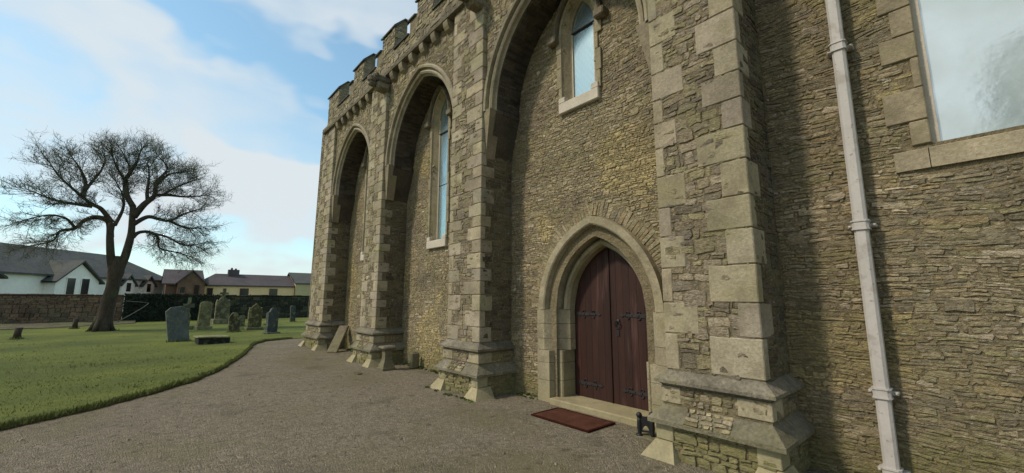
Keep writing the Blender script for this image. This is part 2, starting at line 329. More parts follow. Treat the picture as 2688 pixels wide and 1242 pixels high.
def rubble(mb, u0, u1, v0, v1, F, seed, keep=None, pal=PAL_OLIVE, h=(.017, .050), w=(.04, .19), dep=(.001, .010), big=.17, gap=.0026, warp=1.0, zones=None):
    rnd = random.Random(seed)
    def wf(u, v):
        return (u+warp*.02*sin(v*3.1+seed), v+warp*(  .022*sin(u*1.4+v*.8+seed)+.012*sin(u*4.3+v*2.6+seed*2)+.006*sin(u*13.1+v*9+seed*3)))
    def mk(a, b, c_, d_, dd):
        if b-a < .02 or d_-c_ < .01: return
        cu, cv = (a+b)/2, (c_+d_)/2
        if keep and not keep(cu, cv, (b-a)/2, (d_-c_)/2): return
        g = gap*rnd.uniform(.2, 1.25); a += g; b -= g; c_ += g*.7; d_ -= g*.7; hh = d_-c_; ww = b-a
        j = lambda s_: rnd.uniform(-s_, s_)
        e = min(hh*.35, .02); q = min(hh*.3, .014)
        P = [(a+abs(j(e)), c_+j(q*.5)), ((a+b)/2+j(ww*.2), c_+j(q)), (b-abs(j(e)), c_+j(q*.5)), (b+j(e*.4), (c_+d_)/2+j(q)), (b-abs(j(e))*1.2, d_+j(q*.5)), ((a+b)/2+j(ww*.2), d_+j(q)), (a+abs(j(e))*1.2, d_+j(q*.5)), (a+j(e*.4), (c_+d_)/2+j(q))]
        ra = rnd.gauss(0, .045); P = [(cu+(p[0]-cu)-(p[1]-cv)*ra, cv+(p[1]-cv)+(p[0]-cu)*ra) for p in P]
        P = [wf(min(max(p[0], u0), u1), min(max(p[1], v0), v1)) for p in P]
        P = [(min(max(p[0], u0+.001), u1-.001), p[1]) for p in P]
        pl = pal
        if zones: pl = zones(cu, cv, rnd) or pal
        cc = rnd.choice(pl); k = rnd.uniform(.90, 1.10)
        stone(mb, P, F, dd, tuple(x*k for x in cc))
    v = v0
    while v < v1-.01:
        hh = rnd.uniform(*h)*(1.0 if rnd.random() < .8 else 1.5); vb = min(v+hh, v1)
        if v1-vb < h[0]*.6: vb = v1
        u = u0-rnd.uniform(0, .1)
        while u < u1:
            ww = rnd.uniform(*w)*(.6 if rnd.random() < .3 else 1); ub = u+ww
            a, b = max(u, u0), min(ub, u1)
            if u1-b < .03: b = u1; ub = u1
            r = rnd.random()
            if r < .22 and vb-v > .05:
                mid = v+(vb-v)*rnd.uniform(.35, .65); mk(a, b, v, mid, rnd.uniform(*dep)); mk(a, b, mid, vb, rnd.uniform(*dep))
            elif r < .9: mk(a, b, v, vb, rnd.uniform(*dep))
            else: mk(a, b, v, vb, dep[0])
            u = ub
        v = vb
    nb = int((u1-u0)*(v1-v0)*big*20)
    for _ in range(nb):         # larger blocks that break the courses
        ww = rnd.uniform(.06, .28)*rnd.choice((1, 1, .6)); hh = min(rnd.uniform(.04, .14), ww*.9)
        if ww > (u1-u0)*.8 or hh > v1-v0: continue
        a = rnd.uniform(u0, u1-ww); c_ = rnd.uniform(v0, v1-hh)
        mk(a, a+ww, c_, c_+hh, rnd.uniform(dep[1]*.9, dep[1]+.004))

def arc_path(cx, s, a, h, off, n=16, legs=None):
    """pointed arch: half span a, rise h above the spring line s; offset outward by off; optional legs down to z"""
    R = (a*a+h*h)/(2*a); c_ = R-a; Ro = R+off
    top = math.acos(min(1, c_/Ro)); P = []
    if legs is not None: P.append((cx-a-off, legs))
    for i in range(n+1):
        t = top*i/n; P.append((cx+c_-Ro*cos(t), s+Ro*sin(t)))
    for i in range(n, -1, -1):
        t = top*i/n
        if i == n: continue
        P.append((cx-c_+Ro*cos(t), s+Ro*sin(t)))
    if legs is not None: P.append((cx+a+off, legs))
    return P
def arch_z(cx, s, a, h, x, off=0):
    R = (a*a+h*h)/(2*a); c_ = R-a; Ro = R+off; d = abs(x-cx)+c_
    return s+sqrt(max(Ro*Ro-d*d, 0)) if d < Ro else s
def inside_arch(cx, s, a, h, z0, x, z, off=0):
    if abs(x-cx) > a+off or z < z0: return False
    return z < arch_z(cx, s, a, h, x, off)
def wall_face(mb, x0, x1, z0, z1, Y, ops, n=20):
    """vertical wall face with pointed openings; ops: (cx, s, a, h, z_bottom)"""
    xs = {x0, x1}
    for cx, s, a, h, zb in ops:
        for i in range(-n, n+1): xs.add(round(cx+a*i/n, 5))
    xs = sorted(x for x in xs if x0 <= x <= x1)
    for p, q in zip(xs, xs[1:]):
        m = (p+q)/2; op = [o for o in ops if abs(m-o[0]) < o[2]]
        op.sort(key=lambda o: o[4]); za = zc = z0
        for cx, s, a, h, zb in op:
            if zb > max(za, zc): mb.add([(p, Y, za), (q, Y, zc), (q, Y, zb), (p, Y, zb)], [(0, 1, 2, 3)])
            za, zc = arch_z(cx, s, a, h, p), arch_z(cx, s, a, h, q)
        mb.add([(p, Y, za), (q, Y, zc), (q, Y, z1), (p, Y, z1)], [(0, 1, 2, 3)])

# ---------------------------------------------------------------- ground
edge = [(-3.0, -6.0), (-5.8, -3.2), (-7.4, -2.0), (-8.1, -1.2), (-8.7, -.38), (-9.6, .35), (-10.36, .89), (-11.9, 1.55), (-13.9, 2.17), (-15.6, 2.62), (-17.0, 2.96), (-18.0, 3.5), (-18.4, 4.3), (-18.5, 5.6), (-18.3, 9)]
def dens(P, k):
    o = []
    for a, b in zip(P, P[1:]):
        for i in range(k): o.append((a[0]+(b[0]-a[0])*i/k, a[1]+(b[1]-a[1])*i/k))
    return o+[P[-1]]
edge = dens(edge, 14)
edge = [(x+.05*mnoise.noise(Vector((x*2.1, y*2.1, 0)))+.035*mnoise.noise(Vector((x*7, y*7, 3))), y+.05*mnoise.noise(Vector((x*2.3, y*2, 7)))+.035*mnoise.noise(Vector((x*7, y*7, 9)))) for x, y in edge]
mb = MB(); mb.add([(-500, -500, -.06), (500, -500, -.06), (500, 500, -.06), (-500, 500, -.06)], [(0, 1, 2, 3)])
struct(mb.build('ground', M_GRASS))
mb = MB(); poly = edge+[(6, 9), (14, 9), (14, -12), (0, -12)]
mb.add([(x, y, 0) for x, y in poly], [tuple(range(len(poly)))[::-1]])
struct(mb.build('gravel_path', M_GRAVEL))
# the lawn: a raised sheet with a cut edge
mb = MB()
far = [(-18.3, 60), (-140, 60), (-140, -90), (-3, -90)]
top = [(x-.03, y-.01) for x, y in edge]
pl = top+far
lip = .022
mb.add([(x, y, lip) for x, y in pl], [tuple(range(len(pl)))])
lawn = struct(mb.build('lawn', M_GRASS))
mb = MB()
mb.add([(x, y, lip) for x, y in top]+[(x+.045, y+.0, -.01) for x, y in top], [(i, i+1, len(top)+i+1, len(top)+i) for i in range(len(top)-1)])
struct(mb.build('lawn_edge', M_SOIL))
# verge of bare soil at the foot of the red wall
mb = MB(); vv = []; nx = 40
for i in range(nx+1):
    y = -16+15.5*i/nx; wd = 5.0+1.6*mnoise.noise(Vector((y*.5, 0, 2)))-max(0, (y+4))*.9; wd = max(wd, .4)
    for j in range(9):
        t = j/8; vv.append((-37.9+wd*t, y, .05+.10*(1-t)**1.5*(1+.5*mnoise.noise(Vector((t*4, y*1.4, 5))))))
mb.add(vv, [(i*9+j, i*9+j+1, (i+1)*9+j+1, (i+1)*9+j) for i in range(nx) for j in range(8)], smooth=True)
M_VERGE = material('verge_soil', (.105, .085, .05), n1=(1, .3), n2=(8, .35), bump=(10, .9, .08), use_tint=False, patches=[(.9, .55, .1, (.13, .14, .05), .7, 2), (3, .62, .05, (.05, .045, .03), .7, 5)])
struct(mb.build('verge', M_VERGE))

# grass blades: denser at the edge and near the camera
mb = MB(); rnd = random.Random(3)
def left_of_edge(x, y):
    best = None
    for i in range(0, len(edge)-1):
        if (edge[i][1]-y)*(edge[i+1][1]-y) <= 0: best = edge[i][0] if best is None else min(best, edge[i][0])
    return best
def blade(x, y, h, z=lip-.005):
    a = rnd.uniform(0, pi); w = rnd.uniform(.004, .008)*(1+h*6); lx, ly = rnd.uniform(-.5, .5)*h, rnd.uniform(-.5, .5)*h
    k = rnd.uniform(.7, 1.3); c_ = (k*rnd.uniform(.85, 1.2), k, k)
    mb.add([(x-w*cos(a), y-w*sin(a), z), (x+w*cos(a), y+w*sin(a), z), (x+lx, y+ly, z+h)], [(0, 1, 2)], c_)
for i in range(14000):
    k = rnd.randrange(len(edge)-1); t = rnd.random(); x = edge[k][0]*(1-t)+edge[k+1][0]*t-abs(rnd.gauss(0, .12))-.0; y = edge[k][1]*(1-t)+edge[k+1][1]*t
    if x < -19 or y > 4.5: continue
    blade(x, y-.02, rnd.uniform(.03, .085))
for i in range(26000):
    x = -7.5-abs(rnd.gauss(0, 6.5)); y = rnd.uniform(-7, 5)
    if y < (x+1.5)*.95: continue
    ex = left_of_edge(x, y)
    if ex is None or x > ex-.05: continue
    blade(x, y, rnd.uniform(.012, .03)*(1.5 if mnoise.noise(Vector((x*.8, y*.8, 0))) > .15 else 1))
for gx, gy, gw in ((-19.9, 1.0, .6), (-27.4, 1.7, .6), (-26.7, 2.25, .5), (-32, 3.6, .8), (-23.7, 3.2, .5), (-24.6, 4.15, .7), (-21.6, 4.35, .5), (-31.6, 7.6, .3), (-18.35, 1.9, .75), (-28.2, 4.15, .3), (-28.6, 5.5, .3), (-28.6, -1.55, 1.0), (-25, -3.7, .3), (-31.5, -2.75, .3)):
    for i in range(170): blade(gx+rnd.gauss(0, .14)+.08, gy+rnd.uniform(-gw*.62, gw*.62), rnd.uniform(.05, .13))
for i in range(160):       # daisies and pale seed heads as tiny specks, clumps of coarser grass
    x = rnd.uniform(-24, -9); y = rnd.uniform(-6, 3)
    ex = left_of_edge(x, y)
    if ex is None or x > ex-.2 or y < (x+1.5)*.95: continue
    if mnoise.noise(Vector((x*.5, y*.5, 8))) > .1:
        for j in range(8): blade(x+rnd.gauss(0, .07), y+rnd.gauss(0, .07), rnd.uniform(.03, .08))
struct(mb.build('grass', M_BLADE), 'stuff')
# loose stones on the gravel
mb = MB(); rnd = random.Random(5)
for i in range(5200):
    x = rnd.uniform(-13, 1.5); y = rnd.uniform(-1.5, 4.9)
    ex = left_of_edge(x, y)
    if ex is not None and x < ex+.1: continue
    if rnd.random() > 1.3/(1+abs(x)*.25): continue
    s = rnd.uniform(.005, .013)*(1.8 if rnd.random() < .04 else 1); k = rnd.uniform(.55, 1.6); c_ = (k, k*rnd.uniform(.93, 1.03), k*rnd.uniform(.85, 1.05))
    vs = [(x+s*cos(t*pi/3+i)*rnd.uniform(.7, 1.2), y+s*sin(t*pi/3+i)*rnd.uniform(.7, 1.2), .001) for t in range(6)]
    vs += [(x+(a-x)*.55, y+(b-y)*.55, s*rnd.uniform(.6, .9)) for a, b, _ in vs]
    mb.add(vs, [(t, (t+1) % 6, 6+(t+1) % 6, 6+t) for t in range(6)]+[(6, 7, 8, 9, 10, 11)], c_)
struct(mb.build('loose_pebbles', M_PEB), 'stuff')

# ---------------------------------------------------------------- the church
church = empty('church', (-7.0, 5.0, 0))
tag(church, 'stone church wall with battlements, tall pointed arch recesses and a red door', 'church')
def part(mb, name, mat, parent=None):
    o = mb.build(name, mat); root = parent or church
    if root is church: parent_keep(o, church)
    else: o.parent = root
    return o
TOP = 7.46                       # underside of the string course
BUT = [(-15.5, -14.05), (-10.88, -9.92), (-6.65, -5.68), (-2.32, -1.40)]     # (left, right) of each shaft
BAYS = [(-12.4, 1.58), (-8.2, 1.62), (-4.0, 1.66)]                            # hood centre, half span
DOOR = (-3.78, 1.43, .69, .97)                                              # cx, spring, half, rise
WINC = (-3.99, 6.12, .24, .50, 4.84); WINB = (-8.28, 6.0, .25, .52, 2.95); WINA = (-12.4, 6.0, .25, .52, 2.95)
WINR = (1.05, 5.6, 1.22, 1.5, 2.93)
ops = [WINA, WINB, WINC]
MBw = MB()
wall_face(MBw, -15.2, -1.2, 0, TOP+.9, YW, [(w[0], w[1], w[2]+.14, w[3]+.16, w[4]-.0) for w in ops]+[(DOOR[0], DOOR[1], .80, 1.10, -1)])
wall_face(MBw, -1.2, 7.0, 0, TOP+.9, YW, [(WINR[0], WINR[1], WINR[2]+.0, WINR[3], WINR[4])])
MBw.box((-15.2, YW+.9, 0), (7.0, YW+1.2, TOP+.5)); MBw.box((-15.3, YW-.6, 0), (-15.12, 14, TOP+.3)); MBw.box((-15.2, YB+.3, TOP+.42), (7, 14, TOP+.6))
wall = part(MBw, 'wall', M_MORT)

def keepC(u, v, a, b):
    for w in ops:
        if inside_arch(w[0], w[1], w[2]+.15, w[3]+.17, w[4]-.02, u, v): return False
    if inside_arch(DOOR[0], DOOR[1], 1.05, 1.34, -1, u, v): return False
    if abs(u-DOOR[0]) < 1.42 and 1.25 < v and inside_arch(DOOR[0], DOOR[1], 1.11+.24, 1.65, 1.43, u, v): return False
    return True
def zoneC(u, v, r):
    n_ = mnoise.noise(Vector((u*.9, v*.7, 4)))
    if n_ > .22: return [(1.3, 1.22, 1.0), (1.15, 1.1, .85), (1.45, 1.35, 1.15), (1.0, .95, .75)]
    if n_ < -.3: return PAL_GREY
    return None
rb = MB()
rubble(rb, -14.05, -10.8, 0, TOP, front(YW), 11, keepC, zones=zoneC)
rubble(rb, -9.92, -6.6, 0, TOP, front(YW), 12, keepC, zones=zoneC)
rubble(rb, -5.68, -2.3, 0, TOP, front(YW), 13, keepC, zones=zoneC)
# radiating thin stones over the door
rnd = random.Random(4)
for sgn in (-1, 1):
    R = (1.11**2+1.407**2)/(2*1.11); c_ = R-1.11; tp = math.acos(c_/R); t = .02
    while t < tp+.05:
        dt = rnd.uniform(.022, .045); r0_, r1_ = R+.01, R+rnd.uniform(.17, .29)
        P = []
        for rr_, tt in ((r0_, t), (r1_, t+rnd.uniform(-.01, .01)), (r1_, t+dt), (r0_, t+dt)):
            P.append((DOOR[0]-sgn*(-c_+rr_*cos(tt)), 1.43+rr_*sin(tt)))
        P = [q for q in P if (q[0]-DOOR[0])*(-sgn) > -.1]
        if len(P) == 4:
            if sgn < 0: P = P[::-1]
            k = rnd.choice(PAL_OLIVE[:7]); stone(rb, P, front(YW), rnd.uniform(.002, .006), tuple(.94*x for x in k), .002)
        t += dt+.006
part(rb, 'rubble_facing', M_RUB, wall)
rb = MB()
def keepR(u, v, a, b): return not (u > -.28 and v > 2.68 and inside_arch(WINR[0], WINR[1], WINR[2]+.12, WINR[3]+.15, 2.7, u, v))
def zoneR(u, v, r):
    n_ = mnoise.noise(Vector((u*.8, v*.6, 14)))
    if n_ > .15: return [(.95, .92, .75), (.8, .78, .62), (1.1, 1.05, .85)]
    if n_ < -.28: return [(.75, .72, .75), (.9, .85, .85), (1.3, 1.25, 1.3)]
    return None
rubble(rb, -1.40, 3.2, 0, 6.2, front(YW), 21, keepR, zones=zoneR, h=(.017, .050), w=(.05, .26), dep=(.001, .010), big=.22, pal=[tuple(.86*x for x in c_) for c_ in PAL_OLIVE])
part(rb, 'rubble_facing', M_RUB, wall)

# wall over the arches
SP = []
mb = MB()
for (cx, a), (x0, x1) in zip(BAYS, ((-14.1, -10.8), (-9.98, -6.6), (-5.74, -2.27))):
    wall_face(mb, x0, x1, 4.72, TOP+.02, YS, [(cx, 5.0, a, 2.05*a/1.66, -9)])
spw = part(mb, 'arch_wall', M_MORT)
mb = MB()
for i, ((cx, a), (x0, x1)) in enumerate(zip(BAYS, ((-14.05, -10.88), (-9.92, -6.65), (-5.68, -2.32)))):
    h_ = 2.05*a/1.66
    rubble(mb, x0, x1, 4.9, TOP-.02, front(YS), 31+i, lambda u, v, p, q, cx=cx, a=a, h_=h_: not (v < 4.95 or inside_arch(cx, 5.0, a, h_, -1, u, v, .02)), pal=PAL_OLIVE+PAL_GREY, h=(.03, .09), dep=(.003, .014), big=.03)
part(mb, 'rubble_facing', M_RUB, spw)
# arch mouldings and the dark soffits behind them
for i, (cx, a) in enumerate(BAYS):
    h_ = 2.05*a/1.66; mb = MB()
    prof = [(.03, YS+.03), (.03, YS-.05), (-.01, YS-.085), (-.05, YS-.07), (-.055, YS+.01), (-.085, YS+.03), (-.095, YS-.015), (-.13, YS-.03), (-.165, YS-.005), (-.17, YS+.05), (-.20, YS+.08)]
    paths = [arc_path(cx, 5.0, a, h_, o_, 14, 4.96) for o_, _ in prof]
    rnd = random.Random(50+i); cols = []
    for k in range(len(paths[0])-1):
        if k % 3 == 0: kk = rnd.uniform(.85, 1.08)
        cols.append((kk, kk, kk))
    mb.sweep(paths, [y for _, y in prof], cols=cols)
    # feet of the moulding where it dies into the return, shade painted in by a darker tint
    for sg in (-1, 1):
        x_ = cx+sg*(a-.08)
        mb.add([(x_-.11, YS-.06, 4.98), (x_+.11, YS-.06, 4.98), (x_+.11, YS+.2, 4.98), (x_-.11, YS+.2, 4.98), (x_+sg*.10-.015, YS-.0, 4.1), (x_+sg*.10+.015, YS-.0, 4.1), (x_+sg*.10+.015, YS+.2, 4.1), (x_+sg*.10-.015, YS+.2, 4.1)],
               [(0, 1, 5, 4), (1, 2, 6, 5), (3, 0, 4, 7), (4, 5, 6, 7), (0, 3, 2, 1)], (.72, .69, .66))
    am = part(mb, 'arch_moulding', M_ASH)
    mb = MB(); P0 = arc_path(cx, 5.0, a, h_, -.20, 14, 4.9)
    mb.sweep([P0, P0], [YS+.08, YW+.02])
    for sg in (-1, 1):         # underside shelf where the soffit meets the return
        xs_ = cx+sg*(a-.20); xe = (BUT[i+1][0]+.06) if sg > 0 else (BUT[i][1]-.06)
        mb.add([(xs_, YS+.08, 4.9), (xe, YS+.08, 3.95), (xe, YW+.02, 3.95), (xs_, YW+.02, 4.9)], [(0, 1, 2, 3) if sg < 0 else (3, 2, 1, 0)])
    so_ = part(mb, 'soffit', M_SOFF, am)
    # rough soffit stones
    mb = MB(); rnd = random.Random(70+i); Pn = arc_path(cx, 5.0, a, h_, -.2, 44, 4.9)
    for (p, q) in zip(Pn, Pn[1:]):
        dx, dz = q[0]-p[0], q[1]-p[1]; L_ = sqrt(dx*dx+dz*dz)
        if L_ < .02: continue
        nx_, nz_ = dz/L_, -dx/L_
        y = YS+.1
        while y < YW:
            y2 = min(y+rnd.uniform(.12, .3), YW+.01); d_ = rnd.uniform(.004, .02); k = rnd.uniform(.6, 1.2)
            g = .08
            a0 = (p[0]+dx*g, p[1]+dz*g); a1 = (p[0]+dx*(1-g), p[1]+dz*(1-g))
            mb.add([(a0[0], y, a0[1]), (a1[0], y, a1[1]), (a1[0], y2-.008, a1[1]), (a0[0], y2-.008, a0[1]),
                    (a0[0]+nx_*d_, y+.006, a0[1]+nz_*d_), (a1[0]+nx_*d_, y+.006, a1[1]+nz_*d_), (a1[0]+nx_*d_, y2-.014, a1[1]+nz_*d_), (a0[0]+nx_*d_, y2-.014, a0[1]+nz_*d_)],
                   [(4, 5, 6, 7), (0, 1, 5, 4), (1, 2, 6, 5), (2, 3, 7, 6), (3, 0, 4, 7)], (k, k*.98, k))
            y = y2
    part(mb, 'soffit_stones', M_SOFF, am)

# buttresses
def ring(mb, xl, xr, prof, rnd, nseg=3):
    fr = [(xl, xr)]; 
    for (d0, z0), (d1, z1) in zip(prof, prof[1:]):
        xs0 = [xl-d0+(xr-xl+2*d0)*t/nseg for t in range(nseg+1)]; xs1 = [xl-d1+(xr-xl+2*d1)*t/nseg for t in range(nseg+1)]
        for t in range(nseg):
            mb.add([(xs0[t], YB-d0, z0), (xs0[t+1], YB-d0, z0), (xs1[t+1], YB-d1, z1), (xs1[t], YB-d1, z1)], [(3, 2, 1, 0)], mb.tints[t])
        for sg, x in ((1, xr), (-1, xl)):
            for s_, (a, b) in enumerate(((0, .45), (.45, 1))):
                ya0 = YB-d0+(YW+.03-YB+d0)*a; yb0 = YB-d0+(YW+.03-YB+d0)*b; ya1 = YB-d1+(YW+.03-YB+d1)*a; yb1 = YB-d1+(YW+.03-YB+d1)*b
                f = (0, 1, 2, 3) if sg < 0 else (3, 2, 1, 0)
                mb.add([(x+sg*d0, ya0, z0), (x+sg*d0, yb0, z0), (x+sg*d1, yb1, z1), (x+sg*d1, ya1, z1)], [f], mb.tints[3+s_])
for bi, (xl, xr) in enumerate(BUT):
    rnd = random.Random(100+bi); random.seed(200+bi)
    mb = MB(); zt = TOP+.3
    mb.box((xl+.0, YB, .7), (xr-.0, YW+.1, zt))                               # shaft core
    mb.box((xl-.05, YB-.05, .3), (xr+.05, YW+.1, .70)); mb.box((xl-.095, YB-.095, -.05), (xr+.095, YW+.1, .335))
    if bi == 0:  # the end buttress leans outward to the left as it goes down
        mb.add([(xl-.18, YB, .7), (xl+.45, YB, TOP), (xl+.0, YB, TOP), (xl-.2, YW, .7), (xl, YW, TOP)], [(0, 1, 2)])
    core = part(mb, 'buttress', M_MORT)
    # quoins
    q = MB(); ql = MB(); z = .865; k = rnd.randrange(2)
    while z < TOP-.05:
        hh = rnd.uniform(.27, .38) if bi == 3 else rnd.uniform(.19, .29); z2 = min(z+hh, TOP-.01); W_ = xr-xl
        c_ = rnd.uniform(.82, 1.16); tn = (c_, c_*rnd.uniform(.96, 1.02), c_*rnd.uniform(.9, 1.06))
        wf_, wr_ = ((.43, .11) if k % 2 else (.22, .27)); wf_ = wf_*W_*rnd.uniform(.85, 1.2); wr_ *= rnd.uniform(.8, 1.2)
        q.cbox((xr-wf_, YB-.014, z+.004), (xr+.014, YB+wr_, z2-.004), .009, tn, .0015)
        c_ = rnd.uniform(.82, 1.14); tn = (c_, c_*rnd.uniform(.96, 1.02), c_*rnd.uniform(.9, 1.06))
        wf_ = ((.34 if k % 2 == 0 else .13))*W_*rnd.uniform(.75, 1.3)
        if bi == 0:
            xo = xl+.45*(z-.86)/(TOP-.86)-.0
            ql.cbox((xo-.0, YB-.014, z+.004), (xo+wf_, YB+.3, z2-.004), .009, tn, .0015)
        else: ql.cbox((xl-.014, YB-.012, z+.004), (xl+wf_, YB+.3, z2-.004), .009, tn, .0015)
        z = z2; k += 1
    part(q, 'quoin_stones', M_ASH, core); part(ql, 'quoin_stones', M_ASH, core)
    for sg, x in ((1, xr), (-1, xl)):    # plinth corner blocks and splayed feet
        q = MB()
        c_ = rnd.uniform(.85, 1.1); xe = x+sg*.062; w1 = rnd.uniform(.2, .34)
        q.cbox((min(xe, xe-sg*w1), YB-.062, .535), (max(xe, xe-sg*w1), YB+.22, .695), .006, (c_, c_, c_*.95)); part(q, 'plinth_stone', M_ASH, core); q = MB()
        xe = x+sg*.112; w1 = rnd.uniform(.16, .24)
        q.cbox((min(xe, xe-sg*w1), YB-.112, .17), (max(xe, xe-sg*w1), YB+.1, .325), .006, (c_*.97, c_, c_*.9))
        a0, a1 = (x+sg*.118, x+sg*.24); i0, i1 = x+sg*(.12-w1), x+sg*(.12-w1-.07)
        vs = [(a0, YB-.118, .165), (i0, YB-.118, .165), (i0, YB+.15, .165), (a0, YB+.15, .165), (a1, YB-.24, -.01), (i1, YB-.24, -.01), (i1, YB+.15, -.01), (a1, YB+.15, -.01)]
        fs = [(0, 1, 5, 4), (3, 0, 4, 7), (1, 2, 6, 5), (0, 3, 2, 1)]
        q.add(vs, fs if sg < 0 else [f[::-1] for f in fs], (1.12, 1.1, .98))
        part(q, 'plinth_foot', M_ASH, core)
    rb = MB()
    zb = 0
    rubble(rb, xl+.03, xr-.03, .86, TOP, front(YB), 110+bi, None, PAL_GREY if bi in (2, 3) else PAL_GREY+PAL_GREY+PAL_OLIVE, h=(.035, .11), w=(.06, .26), dep=(.002, .012), big=.0)
    rubble(rb, YB+.03, YW, .86, TOP, right(xr), 120+bi, None, PAL_RET_SHADE+[(.5, .46, .42)], h=(.035, .1), w=(.08, .3), dep=(.002, .012), big=.0)
    rubble(rb, xl-.03, xr+.03, .535, .70, front(YB-.05), 130+bi, None, PAL_GREY+PAL_OLIVE[:3], h=(.035, .08), w=(.06, .2), dep=(.002, .014), big=0, warp=.2)
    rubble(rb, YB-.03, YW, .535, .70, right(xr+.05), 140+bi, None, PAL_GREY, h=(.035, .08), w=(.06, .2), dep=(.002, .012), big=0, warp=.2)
    rubble(rb, xl-.08, xr+.08, 0, .325, front(YB-.095), 150+bi, None, PAL_OLIVE, h=(.04, .09), w=(.08, .24), dep=(.002, .03), big=0, warp=.3)
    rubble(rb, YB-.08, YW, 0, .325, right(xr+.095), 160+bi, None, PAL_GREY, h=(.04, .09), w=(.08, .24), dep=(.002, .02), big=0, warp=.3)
    part(rb, 'rubble_facing', M_RUB, core)
    for prof in ([(0.0, .862), (.112, .768), (.112, .735), (.075, .728), (.045, .70)], [(.045, .515), (.172, .375), (.172, .335), (.12, .327), (.085, .31)]):
        m2 = MB(); m2.tints = [(t_, t_, t_) for t_ in [rnd.uniform(.85, 1.15) for _ in range(5)]]
        ring(m2, xl, xr, prof, rnd); part(m2, 'ledge', M_LEDGE, core)
    sl_ = MB(); Ls = sqrt(.127**2+.14**2)
    fs_ = lambda u, v, d: (u, YB-.172+.127*v/Ls-d*.74, .375+.14*v/Ls+d*.67)
    wm = xr-xl; rubble(sl_, xl+wm*.22, xl+wm*.72, .0, Ls-.005, fs_, 300+bi, None, PAL_GREY+[(1.2, 1.15, 1.1), (.55, .5, .5)], h=(.03, .06), w=(.05, .18), dep=(.004, .022), big=0, warp=.12)
    part(sl_, 'rubble_facing', M_RUB, core)

# string course, parapet, merlons
mb = MB(); rnd = random.Random(77)
YP = YB+.02
mb.box((-15.02, YP, TOP+.13), (7, YP+.34, 8.12)); mb.box((-14.98, YB+.5, TOP-.2), (7, 5.4, TOP+.6))
mer = [(-15.02, -13.95), (-12.54, -11.75), (-10.4, -9.62), (-8.4, -7.62), (-6.4, -5.62), (-4.4, -3.62), (-2.4, -1.62), (-.4, .38)]
FP = lambda u, v, d: (d, u, v)
for a, b in mer:
    mb.prism([(YP, 8.10), (YP, 8.80), (YP+.25, 9.10), (YP+.34, 9.10), (YP+.34, 8.10)], a, b, FP)
    if a > -15: mb.box((a-.36, YP, 8.10), (a-.001, YP+.34, 8.48))
par = part(mb, 'parapet', M_MORT)
mb = MB()
rubble(mb, -15.0, 2, TOP+.14, 8.12, front(YP), 91, None, PAL_GREY+PAL_OLIVE[:4]+[(.5, .48, .5)], h=(.06, .12), w=(.12, .34), dep=(.003, .016), big=0, warp=.4)
for i, (a, b) in enumerate(mer):
    rubble(mb, a if a < -15 else a-.0, b, 8.12, 8.79, front(YP), 92+i, None, PAL_GREY+PAL_OLIVE[:3]+[(.5, .48, .5)], h=(.06, .14), w=(.1, .3), dep=(.003, .016), big=0, warp=.3)
    rubble(mb, YP, YP+.34, 8.16, 8.86, right(b), 192+i, None, PAL_GREY, h=(.06, .14), w=(.1, .3), dep=(.003, .012), big=0, warp=.3)
part(mb, 'rubble_facing', M_RUB, par)
M_COPE = material('dark_coping', (.075, .072, .062), n1=(3, .3), n2=(30, .25), bump=(50, .4, .01), patches=[LICH])
random.seed(12)
def cope(x0, x1, z0, z1, back=True):
    m_ = MB(); k = random.uniform(.8, 1.2); x = x0
    while x < x1-.01:
        x2 = min(x+random.uniform(.4, .6), x1)
        if x1-x2 < .15: x2 = x1
        m_.prism([(YP-.05, z0-.015), (YP-.055, z0+.02), (YP+.25, z1+.04), (YP+.40, z1+.03), (YP+.40, z1-.02), (YP+.25, z1+.002), (YP-.0, z0+.002)], x+.003, x2-.003, FP, (k, k, k)); x = x2
    part(m_, 'coping', M_COPE, par)
for i, (a, b) in enumerate(mer):
    cope(a-.05, b+.05, 8.80, 9.10)
    if a > -15:
        cope(a-.41, a-.052, 8.48, 8.62)
    if i: cope(mer[i-1][1]+.003, a-.365, 8.12, 8.17)
mb = MB(); x = -15.12
while x < 3:
    x2 = x+rnd.uniform(.5, .8); k = rnd.uniform(.8, 1.15)
    A = [(x, YB-.09, TOP), (x2-.004, YB-.09, TOP), (x2-.004, YB-.11, TOP+.06), (x, YB-.11, TOP+.06), (x, YP+.01, TOP+.17), (x2-.004, YP+.01, TOP+.17), (x, YB+.12, TOP-.0), (x2-.004, YB+.12, TOP)]
    mb.add(A, [(0, 1, 2, 3), (3, 2, 5, 4), (6, 7, 1, 0), (0, 3, 4, 6), (1, 7, 5, 2)], (k, k, k)); x = x2
mb.add([(-15.14, YB-.09, TOP), (-15.12, YB-.09, TOP), (-15.12, YB-.11, TOP+.06), (-15.14, YB-.11, TOP+.06), (-15.14, YP+.4, TOP+.17), (-15.12, YP+.4, TOP+.17), (-15.14, YP+.4, TOP-.0), (-15.12, YP+.4, TOP)], [(0, 1, 2, 3), (3, 2, 5, 4), (6, 7, 1, 0), (0, 3, 4, 6), (1, 7, 5, 2)])
part(mb, 'string_course', M_LEDGE, par)
# corbels
cb = None
for (x0, x1) in ((-14.0, -10.95), (-9.85, -6.7), (-5.6, -2.35)):
    n_ = 6
    for i in range(n_):
        x = x0+(x1-x0)*(i+.55)/n_; k = rnd.uniform(.85, 1.15); mb = MB(); w_ = .085
        pr = [(YS+.03, TOP+.01), (YB-.07, TOP+.01), (YB-.08, TOP-.05), (YB-.06, TOP-.13), (YB-.02, TOP-.20), (YS-.01, TOP-.24), (YS+.03, TOP-.27)]
        mb.prism([(p[0], p[1]) for p in pr], -w_, w_, lambda u, v, d, x=x: (x+d, u, v), (k*.68, k*.66, k*.62))
        part(mb, 'corbel', M_ASH, par)
